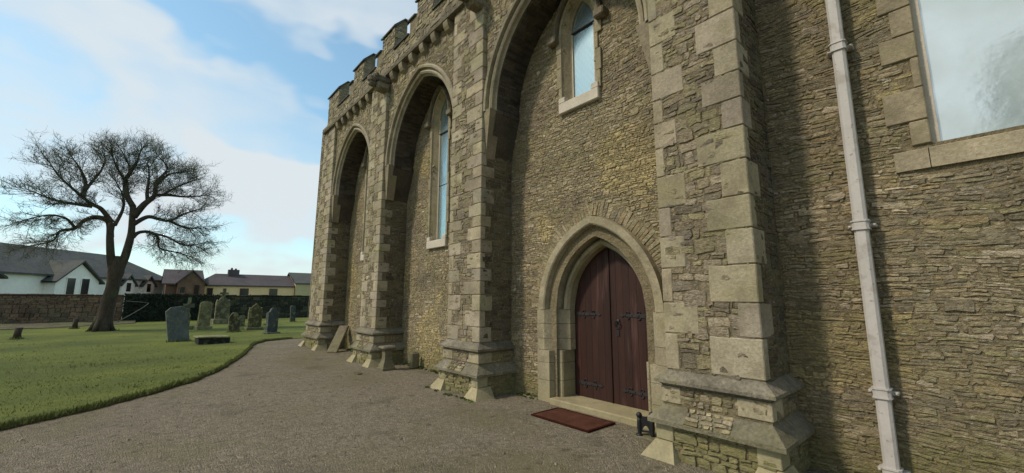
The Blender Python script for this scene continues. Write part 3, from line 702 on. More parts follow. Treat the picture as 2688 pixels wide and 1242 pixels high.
# projecting heads on the buttress tops
for i, x in enumerate((-9.98, -5.80)):
    mb = MB(); random.seed(40+i)
    mb.cbox((x-.13, YB-.42, TOP-.20), (x+.13, YB+.1, TOP-.01), .04, (1, 1, 1), .01)
    mb.cbox((x-.10, YB-.50, TOP-.26), (x+.10, YB-.30, TOP-.08), .045, (.9, .9, .9), .012)
    mb.cbox((x-.09, YB-.46, TOP-.36), (x+.09, YB-.28, TOP-.25), .035, (.8, .8, .8), .012)
    mb.cbox((x-.15, YB-.3, TOP-.42), (x+.15, YB+.06, TOP-.2), .06, (1.1, 1.08, 1), .012)
    for sg in (-1, 1): mb.cbox((x+sg*.12-.03, YB-.36, TOP-.12), (x+sg*.12+.03, YB-.27, TOP+.0), .02, (1, 1, 1), .004)
    part(mb, 'carved_head', M_LEDGE, par)

# pointed windows of the bays
def lancet(W_, sc=1.0, first=0):
    cx, s, a, h, zb = W_; rnd = random.Random(int(abs(cx)*100)); random.seed(int(abs(cx)*100))
    mb = MB()
    prof = [(0, YW+.16), (.0, YW+.11), (.02, YW+.095), (.10, YW+.0), (.115, YW-.03), (.165, YW-.035), (.17, YW+.02)]
    cols = []; P = arc_path(cx, s, a, h, 0, 8, zb)
    for k in range(len(P)-1): kk = rnd.uniform(.9, 1.1); cols.append((kk, kk*.98, kk*.9))
    # legs split into blocks
    mb.sweep([arc_path(cx, s, a, h, o_, 8, zb) for o_, _ in prof], [y for _, y in prof], cols=cols)
    z = zb
    while z < s-.1:
        z2 = min(z+rnd.uniform(.26, .4), s+.05)
        for sg in (-1, 1):
            e = rnd.uniform(.0, .09); k = rnd.uniform(.82, 1.0); i_ = cx+sg*(a+.115); o_ = cx+sg*(a+.16+e)
            mb.cbox((min(i_, o_), YW-.04, z+.003), (max(i_, o_), YW+.05, z2-.003), .006, (k, k*.99, k*.92), .001)
        z = z2
    fr = part(mb, 'window', M_ASH)
    mb = MB(); g = arc_path(cx, s, a, h, 0.005, 10, zb+.0); mb.prism(g, YW+.13, YW+.15, lambda u, v, d: (u, d, v)); part(mb, 'glass', M_GLASS, fr)
    mb = MB(); mb.cbox((cx-a-.17, YW-.075, zb-.19), (cx+a+.17, YW+.14, zb-.005), .012, (1, 1, 1))
    mb.cbox((cx-a-.17, YW-.072, zb-.008), (cx-a-.03, YW+.02, zb+.09), .01, (1, 1, 1)); mb.cbox((cx+a+.03, YW-.072, zb-.008), (cx+a+.17, YW+.02, zb+.09), .01, (1, 1, 1))
    part(mb, 'sill', M_SILL, fr)
    mb = MB(); pr = [(.17, YW+.01), (.17, YW-.08), (.19, YW-.11), (.235, YW-.12), (.27, YW-.07), (.275, YW+.01)]
    mb.sweep([arc_path(cx, s-.05, a, h+.03, o_, 8) for o_, _ in pr], [y for _, y in pr], col=(.8, .78, .72))
    for sg in (-1, 1):
        x_ = cx+sg*(a+.26); mb.cbox((x_-.10, YW-.15, s-.17), (x_+.10, YW+.02, s-.03), .02, (1.05, 1, .95), .004)
    part(mb, 'hood_mould', M_LEDGE, fr)
    mb = MB(); zt = s-.38 if zb < 4 else s-.02
    mb.cbox((cx-a, YW+.095, zt), (cx+a, YW+.135, zt+.03), .006, (.4, .4, .4)); 
    part(mb, 'glazing_bar', M_HINGE, fr); mb = MB()
    if zb < 4: mb.cbox((cx-a, YW+.118, zb+1.35), (cx+a, YW+.135, zb+1.365), .004, (.5, .5, .5)); part(mb, 'glazing_bar', M_HINGE, fr); mb = MB()
    mb.cbox((cx-a+.0, YW+.1, zb), (cx+a, YW+.135, zb+.02), .004, (.3, .3, .3))
    part(mb, 'glazing_bar', M_HINGE, fr)
    mb = MB()
    for sg in (-1, 1): mb.cbox((cx+sg*a-(.022 if sg > 0 else 0), YW+.105, zb+.02), (cx+sg*a+(.022 if sg < 0 else 0), YW+.135, s), .004)
    part(mb, 'side_frame', M_SILL, fr)
for w in (WINA, WINB, WINC): lancet(w)

# large window of the right hand wall
cx, s, a, h, zb = WINR
mb = MB(); rnd = random.Random(8); random.seed(9)
mb.sweep([arc_path(cx, s, a, h, o_, 14, zb) for o_ in (-.03, 0, .02, .02)], [YW+.12, YW+.10, YW-.012, YW+.01])
z = zb-.0; k = 0
while z < s+.1:
    z2 = z+rnd.uniform(.2, .30)
    for sg in (-1, 1):
        e = (.13, .24)[k % 2]*rnd.uniform(.85, 1.25) if rnd.random() > .12 else .05; t_ = rnd.uniform(.86, 1.08); i_ = cx+sg*(a-.005); o_ = cx+sg*(a+e)
        mb.cbox((min(i_, o_), YW-.022, z+.004), (max(i_, o_), YW+.09, z2-.004), .007, (t_*.96, t_*.93, t_*.88), .0015)
    z = z2; k += 1
wr = part(mb, 'window', M_ASH)
mb = MB(); mb.prism(arc_path(cx, s, a, h, -.02, 14, zb+.012), YW+.085, YW+.10, lambda u, v, d: (u, d, v)); part(mb, 'glass', M_GLASS2, wr)
mb = MB(); mb.sweep([arc_path(cx, s, a, h, o_, 14, zb+.01) for o_ in (-.055, -.055, -.003, -.003)], [YW+.085, YW+.055, YW+.05, YW+.085]); part(mb, 'frame', M_SILL, wr)
mb = MB()
for x0, x1 in ((cx-a-.245, cx-a-.02), (cx-a-.02, cx-a+.95), (cx-a+.95, cx+a+.25)):
    mb.add([(x0+.003, YW-.030, zb-.215), (x1-.003, YW-.030, zb-.215), (x1-.003, YW-.034, zb-.045), (x0+.003, YW-.034, zb-.045), (x1-.003, YW+.09, zb+.005), (x0+.003, YW+.09, zb+.005), (x0+.003, YW+.05, zb-.215), (x1-.003, YW+.05, zb-.215)],
           [(0, 1, 2, 3), (3, 2, 4, 5), (6, 7, 1, 0), (0, 3, 5, 6), (1, 7, 4, 2)], (1.1, 1.08, 1.05))
part(mb, 'sill', M_ASH, wr)

# the doorway
cx, s, a, h = DOOR; random.seed(5); rnd = random.Random(6)
mb = MB()
prof = [(0, 5.30), (0, 5.15), (.025, 5.10), (.065, 5.085), (.10, 5.11), (.105, 5.17), (.135, 5.17), (.14, 5.045), (.17, 5.005), (.215, 5.0), (.235, 5.03), (.24, 5.09), (.265, 5.07), (.275, 4.93), (.29, 4.865), (.31, 4.85), (.415, 4.85), (.42, 4.98)]
P = arc_path(cx, s, a, h, 0, 16); cols = []; kk = 1
for k in range(len(P)-1):
    if k in (0, 7, 14, 16, 22, 28): kk = rnd.uniform(.92, 1.08)
    cols.append((kk, kk, kk*.95))
mb.sweep([arc_path(cx, s, a, h, o_, 16) for o_, _ in prof], [y for _, y in prof], cols=cols)
dr = part(mb, 'door_surround', M_ASH)
for sg in (-1, 1):
    mb = MB()
    zs = [0, .33, .60, .79, .97, 1.20, 1.43] if sg < 0 else [0, .30, .56, .78, 1.0, 1.43]
    for z0, z1 in zip(zs, zs[1:]):
        k = rnd.uniform(.9, 1.06); low = z1 < .8; out_ = .42+(rnd.uniform(.0, .035))
        if low: poly = [(0.05, 5.30), (.05, 5.0), (.17, 4.995), (.19, 4.87), (.40, 4.86), (out_, 4.86), (out_, 5.0)]
        else: poly = [(0, 5.30), (0, 5.155), (.30, 4.862), (out_, 4.845), (out_, 5.0)]
        if low: poly = [(.04, 5.30), (.04, 5.02), (.055, 5.0), (.16, 4.995), (.19, 4.855), (out_, 4.85), (out_, 5.0)]
        pts = [(cx+sg*(a+o_), y) for o_, y in poly]
        if sg > 0: pts = pts[::-1]
        vs = [(x, y, z0+.003) for x, y in pts]+[(x, y, z1-.003) for x, y in pts]; n_ = len(pts)
        mb.add(vs, [tuple(range(n_))[::-1], tuple(range(n_, 2*n_))]+[(i, (i+1) % n_, n_+(i+1) % n_, n_+i) for i in range(n_)], (k, k, k*.95))
    part(mb, 'jamb_stones', M_ASH, dr)
mb = MB(); mb.cbox((-4.62, 4.80, -.05), (-2.80, 5.40, .085), .012, (1.02, .98, .88)); part(mb, 'doorstep', M_ASH, dr)
# joint sealing between surround and wall
mb = MB(); mb.sweep([arc_path(cx, s, a, h, o_, 16, 0) for o_ in (.0, .44)], [5.31, 5.31]); part(mb, 'door_back', M_IRON, dr)
def door_leaf(sg):
    mb = MB(); n_ = 6; w = .70/n_
    for i in range(n_):
        x0 = cx+sg*(i*w+.002); x1 = cx+sg*((i+1)*w-.0015); zt0 = arch_z(cx, s, a, h, x0, .01); zt1 = arch_z(cx, s, a, h, x1, .01)
        if abs(x1-cx) > .695: zt1 = s
        k = rnd.uniform(.85, 1.15); pts = [(x0, .09), (x1, .09), (x1, zt1), (x0, zt0)]
        if sg < 0: pts = pts[::-1]
        d0 = 5.275+rnd.uniform(-.001, .001)
        mb.prism(pts, d0+.02, d0, lambda u, v, d: (u, d, v), (k, k, k))
    lf = part(mb, 'door', M_DOOR)
    for zc in (1.36, .30):
        mb = MB(); xh = cx+sg*.66; L_ = .5; F = lambda u, v, d: (xh-sg*u, 5.274-d, zc+v)
        def ff(P, d1=.009):
            if sg > 0: P = P[::-1]
            mb.prism(P[::-1], 0, d1, F)
        ff([(0, -.03), (.30, -.02), (L_-.08, -.012), (L_-.08, .012), (.30, .02), (0, .03)])
        ff([(L_-.09, 0), (L_-.05, -.028), (L_, 0), (L_-.05, .028)], .011)
        for up in (-1, 1):
            for r_, x_, m_ in ((.034, .14, 1.0), (.028, .33, 1.0)):
                pts = []
                for t in range(10):
                    an = pi*1.25*t/9; rad = r_*(1-.04*t)
                    pts.append((xh-sg*(x_+r_*.9-rad*cos(an)*.9), 5.268, zc+up*(.012+rad*sin(an)+.02)))
                mb.tube(pts, [.010-.0007*t for t in range(10)], 6)
        for k in range(4): mb.lathe([(.0, .0), (.012, .0), (.008, .01), (.001, .013)], (xh-sg*(.06+.11*k), 5.266, zc), 8, M=Matrix.Rotation(radians(90), 4, 'X'))
        part(mb, 'hinge', M_HINGE, lf)
    return lf
dl = door_leaf(-1); drr = door_leaf(1)
mb = MB(); mb.cbox((cx+.0-.012, 5.255, .09), (cx+.014, 5.28, 2.36), .004, (.8, .8, .8)); part(mb, 'cover_strip', M_DOOR, drr)
mb = MB(); hx, hz_ = cx+.14, 1.20
mb.lathe([(.001, 0), (.035, 0), (.028, .012), (.001, .016)], (hx, 5.272, hz_+.07), 14, M=Matrix.Rotation(radians(90), 4, 'X'))
mb.tube([(hx+.045*sin(t*2*pi/16), 5.252-.006*cos(t*2*pi/16), hz_+.02+.055*cos(t*2*pi/16)) for t in range(17)], .007, 6)
mb.cbox((hx-.02, 5.262, hz_-.15), (hx+.02, 5.275, hz_-.06), .006)
part(mb, 'ring_handle', M_IRON, drr)

# rainwater pipe
mb = MB(); px, py, pw = -.685, YW-.12, .051
def oct_(w, ch): return [(-w, -w+ch), (-w+ch, -w), (w-ch, -w), (w, -w+ch), (w, w-ch), (w-ch, w), (-w+ch, w), (-w, w-ch)]
mb.prism([(px+x, py+y) for x, y in oct_(pw, .02)], .10, 8.2, lambda u, v, d: (u, v, d))
pipe = part(mb, 'downpipe', M_PIPE)
for zc in (4.02, 2.26, .80, .16, 5.8):
    mb = MB()
    for dz, w, hh in ((.0, pw+.009, .07), (.04, pw+.016, .014), (-.035, pw+.014, .012)):
        mb.prism([(px+x, py+y) for x, y in oct_(w, .02)], zc+dz-hh/2, zc+dz+hh/2, lambda u, v, d: (u, v, d))
    for sg in (-1, 1):
        mb.cbox((min(px+sg*pw, px+sg*(pw+.05)), py+.03, zc-.016), (max(px+sg*pw, px+sg*(pw+.05)), YW+.0, zc+.016), .006)
        mb.lathe([(.001, 0), (.014, 0), (.010, .012), (.001, .015)], (px+sg*(pw+.034), py+.03, zc), 8, M=Matrix.Rotation(radians(90), 4, 'X'))
    part(mb, 'pipe_collar', M_PIPE, pipe)
mb = MB(); mb.tube([(px, py, .14), (px, py-.01, .08), (px, py-.06, .03), (px, py-.12, .015)], [.05, .05, .048, .046], 10); part(mb, 'pipe_shoe', M_PIPE, pipe)
mb = MB(); mb.cbox((px-.2, 4.45, -.03), (px+.2, 4.86, .035), .015); gul = mb.build('drain_gully', M_LEDGE)
tag(gul, 'low stone drain block on the ground under the white downpipe', 'drain')

# ---------------------------------------------------------------- things by the wall
random.seed(3)
mt = MB(); mt.cbox((-4.335, 4.135, .002), (-3.335, 4.69, .02), .006, (1, 1, 1)); matn = mt.build('doormat', M_MAT)
tag(matn, 'flat red-brown coir doormat lying on the gravel before the door', 'doormat')
mt = MB()
for a, b in (((-4.337, 4.133, .004), (-3.333, 4.165, .025)), ((-4.337, 4.66, .004), (-3.333, 4.692, .025)), ((-4.337, 4.1655, .004), (-4.30, 4.6595, .025)), ((-3.37, 4.1655, .004), (-3.333, 4.6595, .025))): mt.cbox(a, b, .005, (.45, .35, .35))
mt.build('border', M_MAT, matn)
# boot scraper
bs = empty('boot_scraper', (-2.83, 4.6, 0)); tag(bs, 'small black iron boot scraper standing on the gravel right of the doorstep', 'boot scraper')
def rel(mb, name, mat, root):
    o = mb.build(name, mat); parent_keep(o, root); return o
for (x, y, zt) in ((-2.88, 4.525, .255), (-2.745, 4.58, .275)):
    mb = MB(); mb.tube([(x, y, -.01), (x, y, .03), (x, y, .10), (x, y, .17), (x, y, zt-.04)], [.026, .022, .030, .028, .022], 10)
    mb.lathe([(.001, -.035), (.026, -.024), (.036, 0), (.026, .024), (.001, .035)], (x, y, zt-.02), 12)
    if x < -2.8: mb.lathe([(.042, 0), (.042, .02), (.02, .035), (.001, .037)], (x-.002, y-.01, 0), 12)
    rel(mb, 'post', M_IRON, bs)
mb = MB(); x0, y0, x1, y1 = -2.88, 4.525, -2.745, 4.58
F = lambda u, v, d: (x0+(x1-x0)*u+.38*d, y0+(y1-y0)*u-.92*d, v)
mb.prism([(0, .235), (0, .04), (.16, .05), (.26, .085), (.38, .115), (.5, .125), (.62, .115), (.74, .085), (.84, .05), (1, .04), (1, .25), (.75, .232), (.5, .222), (.25, .222)], -.014, .014, F)
mb.prism([(.1, .05), (.9, .05), (.9, .066), (.1, .066)], -.007, .007, F)
rel(mb, 'scraper_blade', M_IRON, bs)
mb = MB(); mb.cbox((-2.98, 4.47, -.02), (-2.66, 4.70, .012), .008, (.9, .9, .85)); rel(mb, 'base_slab', M_LEDGE, bs)
# broken stone pedestal
pd = empty('stone_pedestal', (-9.16, 4.22, 0)); tag(pd, 'small worn stone pedestal with a flared foot beside the second buttress', 'pedestal')
random.seed(8)
mb = MB(); mb.cbox((-9.33, 4.06, .45), (-8.99, 4.38, .53), .03, (.8, .8, .8), .008); rel(mb, 'cap_slab', M_LEDGE, pd)
mb = MB()
sec = [(.0, .15), (.05, .155), (.06, .14), (.12, .125), (.22, .085), (.30, .08), (.40, .085), (.455, .11)]
vs = []
for z, w in sec: vs += [(-9.16+sx*w, 4.22+sy*w, z) for sx, sy in ((-1, -1), (1, -1), (1, 1), (-1, 1))]
mb.add(vs, [(i*4+k, i*4+(k+1) % 4, (i+1)*4+(k+1) % 4, (i+1)*4+k) for i in range(len(sec)-1) for k in range(4)]+[(28, 29, 30, 31)], (1.0, .97, .9)); rel(mb, 'shaft', M_LEDGE, pd)
mb = MB()
mb.cbox((-8.95, 4.66, 0), (-8.86, 4.9, .36), .04, (1, 1, 1), .02); brk = mb.build('broken_stone', M_LEDGE); tag(brk, 'upright broken stone leaning at the wall behind the small pedestal', 'stone')
# leaning slab
mb = MB(); mb.cbox((-.15, -.035, 0), (.15, .035, 1.12), .015, (1.15, 1.1, 1.0), .006)
sl_ = mb.build('leaning_slab', M_LEDGE)
bpt, tpt = Vector((-13.0, 4.26, .0)), Vector((-13.72, 4.86, .80)); zz = (tpt-bpt).normalized(); xx = Vector((.64, .77, 0)); xx = (xx-zz*xx.dot(zz)).normalized(); yy = zz.cross(xx)
sl_.matrix_world = Matrix(((xx.x, yy.x, zz.x, bpt.x), (xx.y, yy.y, zz.y, bpt.y), (xx.z, yy.z, zz.z, bpt.z), (0, 0, 0, 1)))
tag(sl_, 'long worn stone slab leaning in the corner of the farthest buttress', 'stone slab')
mb = MB(); mb.cbox((-9.13, 3.48, -.01), (-8.93, 3.60, .03), .02, (.35, .33, .3), .01); o = mb.build('flat_stone', M_LEDGE); tag(o, 'small dark flat stone lying alone on the gravel before the second buttress', 'stone')
mb = MB(); rnd = random.Random(23)
for i in range(260):
    if rnd.random() < .6: x, y = rnd.uniform(-13, 1.5), YW-.25-abs(rnd.gauss(0, .35))
    else:
        k = rnd.randrange(len(edge)-1); x, y = edge[k][0]+abs(rnd.gauss(0, .3)), edge[k][1]+rnd.uniform(-.3, .2)
    if y < -3 or (x > -4.6 and x < -2.7 and y > 4.7): continue
    q = rnd.uniform(.008, .02); a = rnd.uniform(0, pi); k = rnd.uniform(.5, 1.5); z = rnd.uniform(.004, .016)
    mb.add([(x-q*cos(a), y-q*sin(a), .004), (x+q*.5*sin(a), y-q*.5*cos(a), z), (x+q*cos(a), y+q*sin(a), .006), (x-q*.5*sin(a), y+q*.5*cos(a), z)], [(0, 1, 2, 3)], (k, k*rnd.uniform(.8, 1), k))
struct(mb.build('fallen_leaves', material('dead_leaf', (.10, .06, .03), n1=(3, .3), n2=(1, 0), bump=None)), 'stuff')
# weeds and rubble along the wall foot
mb = MB(); rnd = random.Random(17)
def leafclump(x, y, n_, r, hmax):
    for _ in range(n_):
        a = rnd.uniform(0, 2*pi); q = r*sqrt(rnd.random()); px_, py_ = x+q*cos(a), y+q*sin(a)*.6; h_ = rnd.uniform(.3, 1)*hmax; w = rnd.uniform(.006, .016); t = rnd.uniform(0, pi)
        k = rnd.uniform(.5, 1.5)
        mb.add([(px_-w*cos(t), py_-w*sin(t), 0), (px_+w*cos(t), py_+w*sin(t), 0), (px_+rnd.uniform(-.03, .03)+w, py_+rnd.uniform(-.04, .02), h_), (px_+rnd.uniform(-.03, .03)-w, py_+rnd.uniform(-.04, .02), h_*.8)], [(0, 1, 2, 3)], (k, k, k))
for i in range(70):
    x = rnd.uniform(-9.6, -5.2); 
    if -6.9 < x < -5.45: leafclump(x, YB-.27+rnd.uniform(-.05, .02), 5, .05, .035)
    else: leafclump(x, YW-rnd.uniform(.02, .12), 9, .06, .06)
for i in range(26): leafclump(rnd.uniform(-5.4, -4.95), YW-rnd.uniform(.02, .14), 8, .05, .05)
for i in range(36): leafclump(rnd.uniform(-13.8, -11), YW-rnd.uniform(.02, .14), 8, .06, .05)
struct(mb.build('weeds', M_LEAF), 'stuff')
mb = MB(); random.seed(31)
for i in range(150):
    x = rnd.choice([rnd.uniform(-9.7, -6.9), rnd.uniform(-5.5, -4.9), rnd.uniform(-13.8, -11.2), rnd.uniform(-1.2, 2)]); y = YW-rnd.uniform(.0, .13); q = rnd.uniform(.012, .035)
    k = rnd.uniform(.35, 1.2); mb.cbox((x-q*1.4, y-q, -.01), (x+q*1.4, y+q, q*.9), q*.35, (k, k, k), q*.2)
struct(mb.build('fallen_stone_chips', M_LEDGE), 'stuff')

# ---------------------------------------------------------------- gravestones
def facing(x, y): return atan2(0-y, 0-x)-pi/2+pi         # local -Y looks back to the path
def grave(label, x, y, w, h, t, shape, mat, rot=0, lean=(0, 0), base=None, tintc=(1, 1, 1), name='gravestone', group='gravestones on the lawn'):
    r = empty(name, (x, y, lip)); r.rotation_euler = (lean[0], lean[1], rot); tag(r, label, 'gravestone', group)
    w *= .72; hw = w/2; mb = MB()
    if shape == 'round': P = [(-hw, -.1), (hw, -.1), (hw, h-hw*.55)]+[(hw*cos(a_), h-hw*.55+hw*.55*sin(a_)) for a_ in [pi*k/10 for k in range(1, 10)]]+[(-hw, h-hw*.55)]
    elif shape == 'shoulder': P = [(-hw, -.1), (hw, -.1), (hw, h*.82), (hw*.72, h*.84), (hw*.6, h*.9)]+[(hw*.6*cos(a_), h*.9+h*.1*sin(a_)) for a_ in [pi*k/8 for k in range(1, 8)]]+[(-hw*.6, h*.9), (-hw*.72, h*.84), (-hw, h*.82)]
    elif shape == 'gothic': P = [(-hw, -.1), (hw, -.1), (hw, h*.72), (hw*.86, h*.86), (hw*.72, h*.80), (hw*.45, h*.9), (hw*.18, h*.95), (0, h), (-hw*.18, h*.95), (-hw*.45, h*.9), (-hw*.72, h*.80), (-hw*.86, h*.86), (-hw, h*.72)]
    elif shape == 'flat': P = [(-hw, -.1), (hw, -.1), (hw, h*.93), (hw*.6, h), (-hw*.5, h), (-hw, h*.9)]
    elif shape == 'cross':
        a_, b_ = hw*.28, h*.68
        P = [(-hw*.55, -.1), (hw*.55, -.1), (hw*.5, h*.45), (a_, h*.5), (a_, b_), (hw, b_), (hw, b_+h*.12), (a_, b_+h*.12), (a_, h), (-a_, h), (-a_, b_+h*.12), (-hw, b_+h*.12), (-hw, b_), (-a_, b_), (-a_, h*.5), (-hw*.5, h*.45)]
    F = lambda u, v, d: (u, -d, v)
    mb.prism(P, -t/2, t/2, F, tintc); 
    if shape in ('round', 'shoulder', 'gothic'):   # sunk face panel
        k = .78; mb.prism([(u*k, .12+v*k*.98) for u, v in P if v > -.2], t/2, t/2+.012, F, tuple(x_*.85 for x_ in tintc))
    o = mb.build('headstone', mat, r)
    if base:
        mb = MB(); mb.cbox((-base[0]*.36, -base[1]/2, -.05), (base[0]*.36, base[1]/2, base[2]), .02, (1.1, 1.1, 1.0)); mb.build('plinth', mat, r)
    return r
RT = radians(96)
grave('tall grey slate gravestone leaning, nearest on the left of the lawn', -19.9, 1.0, .86, 1.28, .12, 'flat', M_GRAVE, RT, (.02, -.16), tintc=(1.15, 1.25, 1.35))
grave('cross-topped gravestone right behind the leaning grey slate stone', -27.4, 1.6, .62, 1.62, .16, 'cross', M_GRAVE2, RT, (0, .02), (.8, .5, .18), (.8, .85, .9))
grave('yellow lichened rounded gravestone right of the cross-topped one', -26.7, 2.25, .72, 1.42, .18, 'round', M_GRAVE2, RT+.1, (0, .03), (.95, .5, .16), (1.35, 1.3, 1.05))
gs = grave('large ornate gravestone with a scrolled top on a broad plinth', -32.0, 3.6, 1.05, 1.75, .24, 'gothic', M_GRAVE2, RT, (0, 0), (1.4, .8, .3), (.85, .85, .85))
mb = MB(); mb.prism([(-.09, 1.6), (.09, 1.6), (.09, 1.82), (.24, 1.82), (.24, 1.95), (.09, 1.95), (.09, 2.2), (-.09, 2.2), (-.09, 1.95), (-.24, 1.95), (-.24, 1.82), (-.09, 1.82)], -.07, .07, lambda u, v, d: (u, -d, v)); mb.build('cross_finial', M_GRAVE2, gs)
grave('low brown gravestone with rounded shoulders in the middle of the row', -23.7, 3.2, .62, .92, .14, 'shoulder', M_GRAVE2, RT, (0, -.05), None, (.62, .56, .55))
grave('spiky gothic gravestone with a pointed top right of the low brown one', -24.6, 4.15, .85, 1.32, .16, 'gothic', M_GRAVE2, RT, (0, .02), (1.0, .45, .14), (.8, .78, .6))
grave('dark slate gravestone with a rounded top, nearest to the church corner', -21.6, 4.35, .66, 1.15, .12, 'shoulder', M_GRAVE, RT+.25, (0, .02), (.85, .45, .06), (.7, .72, .8))
grave('narrow dark gravestone farthest right, close before the dark wall', -31.6, 7.6, .42, 1.1, .14, 'round', M_GRAVE, RT, (0, -.04), None, (.6, .65, .6))
grave('small pale gravestone low in the grass behind the low brown one', -28.2, 4.15, .36, .62, .12, 'round', M_GRAVE2, RT, (0, .04), None, (1.2, 1.2, 1.1))
grave('small greenish gravestone between the gothic and the dark slate ones', -28.6, 5.55, .4, .75, .12, 'flat', M_GRAVE2, RT, (0, .04), None, (.9, 1, .7))
grave('dark squat gravestone just right of the yellow lichened one', -33.5, 3.05, .55, 1.15, .16, 'round', M_GRAVE, RT, (0, 0), None, (.5, .5, .5))
# table tomb
tb = empty('table_tomb', (-18.35, 1.9, lip)); tb.rotation_euler = (0, 0, RT); tag(tb, 'low dark table tomb with a pale top slab lying on the lawn', 'tomb')
random.seed(2)
mb = MB(); mb.cbox((-.50, -.32, -.05), (.42, .32, .19), .02, (.25, .25, .25), .01); mb.build('chest', M_GRAVE, tb)
mb = MB(); mb.cbox((-.56, -.38, .19), (.40, .38, .255), .02, (1.5, 1.6, 1.3), .012, Matrix.Rotation(.05, 4, 'Y')); mb.build('top_slab', M_GRAVE2, tb)
for (x, y, h_, lb) in ((-25.0, -3.7, .42, 'short dark wooden stump nearest to the left edge before the red wall'), (-31.5, -2.75, .5, 'short dark wooden stump between the red wall and the big tree')):
    mb = MB(); mb.tube([(0, 0, -.05), (.01, 0, h_*.5), (.03, .02, h_)], [.13, .10, .11], 9); o = mb.build('stump', M_BARK, loc=(x, y, .04)); tag(o, lb, 'stump')

# ---------------------------------------------------------------- tree
tree = empty('bare_tree', (-28.6, -1.55, 0)); tag(tree, 'big bare spreading tree with a thick forked trunk on the lawn', 'tree')
limbs = {
'L': ([(-1.44, 2.8), (-1.60, 3.5), (-1.72, 4.30), (-1.78, 4.9), (-1.82, 5.45)], .19),
'L1': ([(-1.82, 5.45), (-2.34, 6.17), (-2.78, 6.4), (-3.41, 6.97), (-4.09, 7.64), (-4.48, 8.26)], .12),
'L1b': ([(-3.11, 6.76), (-3.14, 7.64), (-3.51, 8.49), (-3.92, 9.12)], .10),
'L1c': ([(-2.71, 6.26), (-3.33, 6.27), (-4.13, 6.34), (-4.99, 6.67)], .10),
'L1d': ([(-3.19, 6.8), (-2.92, 7.58), (-2.59, 8.49), (-2.52, 9.26)], .09),
'L2': ([(-1.75, 4.63), (-1.98, 5.50), (-2.51, 5.73), (-2.97, 5.51), (-3.33, 5.01), (-3.89, 4.8), (-4.14, 4.3), (-5.03, 4.0)], .15),
'L2b': ([(-3.33, 5.05), (-3.7, 5.5), (-4.3, 5.6), (-4.95, 5.3)], .07),
'L3': ([(-1.70, 5.3), (-1.46, 6.35), (-1.55, 7.2), (-2.0, 8.1)], .09),
'R': ([(-1.30, 2.8), (-1.14, 3.5), (-1.05, 4.2), (-1.0, 4.9), (-0.98, 5.78), (-1.02, 6.53)], .19),
'R1': ([(-1.02, 6.53), (-1.41, 7.33), (-1.55, 8.29), (-1.43, 8.99), (-1.84, 10.0)], .15),
'R1b': ([(-1.48, 8.42), (-1.16, 9.5), (-1.08, 10.3)], .08),
'R1c': ([(-1.52, 8.1), (-2.0, 8.9), (-2.3, 9.7)], .07),
'R2': ([(-0.95, 5.9), (-0.55, 6.71), (-0.12, 7.35), (-0.12, 8.14), (0.31, 9.05), (-0.02, 9.6)], .17),
'R2b': ([(-0.1, 8.03), (0.42, 8.84), (1.09, 9.2)], .09),
'R2c': ([(-0.4, 6.85), (-0.49, 7.73), (-0.5, 8.63), (-0.66, 9.5)], .09),
'R3': ([(-0.12, 7.35), (0.47, 7.45), (1.38, 7.46), (2.3, 7.67)], .10),
'R3b': ([(.3, 7.45), (.9, 8.1), (1.6, 8.6)], .07),
'R4': ([(-0.91, 5.46), (-0.32, 5.97), (0.2, 5.9), (0.71, 5.83), (1.37, 6.32), (2.25, 6.8)], .12),
'R4b': ([(0.71, 5.83), (1.55, 5.45), (2.28, 5.5)], .07),
'R5': ([(-0.91, 4.71), (-0.62, 5.01), (-0.15, 5.11), (0.29, 4.83), (0.43, 4.29), (1.22, 4.13), (2.1, 3.95)], .10),
'R5b': ([(-0.06, 5.07), (0.71, 4.87), (1.55, 4.45), (2.3, 4.56)], .07)}
rt = random.Random(99); TX = -28.6
def catm(P, n=4):
    o = []
    for i in range(len(P)-1):
        a = P[max(i-1, 0)]; b = P[i]; c_ = P[i+1]; d = P[min(i+2, len(P)-1)]
        for k in range(n):
            t = k/n; o.append(.5*((2*b)+(c_-a)*t+(2*a-5*b+4*c_-d)*t*t+(3*b-a-3*c_+d)*t**3))
    return o+[P[-1]]
tr = MB(); br = MB(); tw = MB()
base = [Vector((TX, -1.56, -.1)), Vector((TX, -1.54, .5)), Vector((TX, -1.45, 1.6)), Vector((TX, -1.38, 2.5)), Vector((TX, -1.36, 3.2)), Vector((TX, -1.37, 3.7))]
bp_ = catm(base); n_ = 16; rings = []
rads = [(.46, .38), (.34, .31), (.28, .27), (.26, .27), (.25, .33), (.10, .15)]
for i, p in enumerate(bp_):
    t = i/(len(bp_)-1)*5; k = min(int(t), 4); f = t-k; ra = rads[k][0]*(1-f)+rads[k+1][0]*f; rb_ = rads[k][1]*(1-f)+rads[k+1][1]*f
    rings.append([p+Vector((ra*cos(2*pi*j/n_)*(1+.12*mnoise.noise(Vector((j*1.3, i*.4, 0)))), rb_*sin(2*pi*j/n_)*(1+.16*mnoise.noise(Vector((j*1.3, i*.4, 5)))), 0)) for j in range(n_)])
tr.add([v for r_ in rings for v in r_], [(i*n_+j, i*n_+(j+1) % n_, (i+1)*n_+(j+1) % n_, (i+1)*n_+j) for i in range(len(rings)-1) for j in range(n_)]+[tuple((len(rings)-1)*n_+j for j in range(n_))], smooth=True)
for k in range(7):      # root flare
    a = 2*pi*k/7+.3; tr.tube([(TX+.25*cos(a), -1.56+.22*sin(a), .7), (TX+.36*cos(a), -1.56+.32*sin(a), .22), (TX+.62*cos(a), -1.56+.52*sin(a), -.02)], [.10, .12, .05], 7)
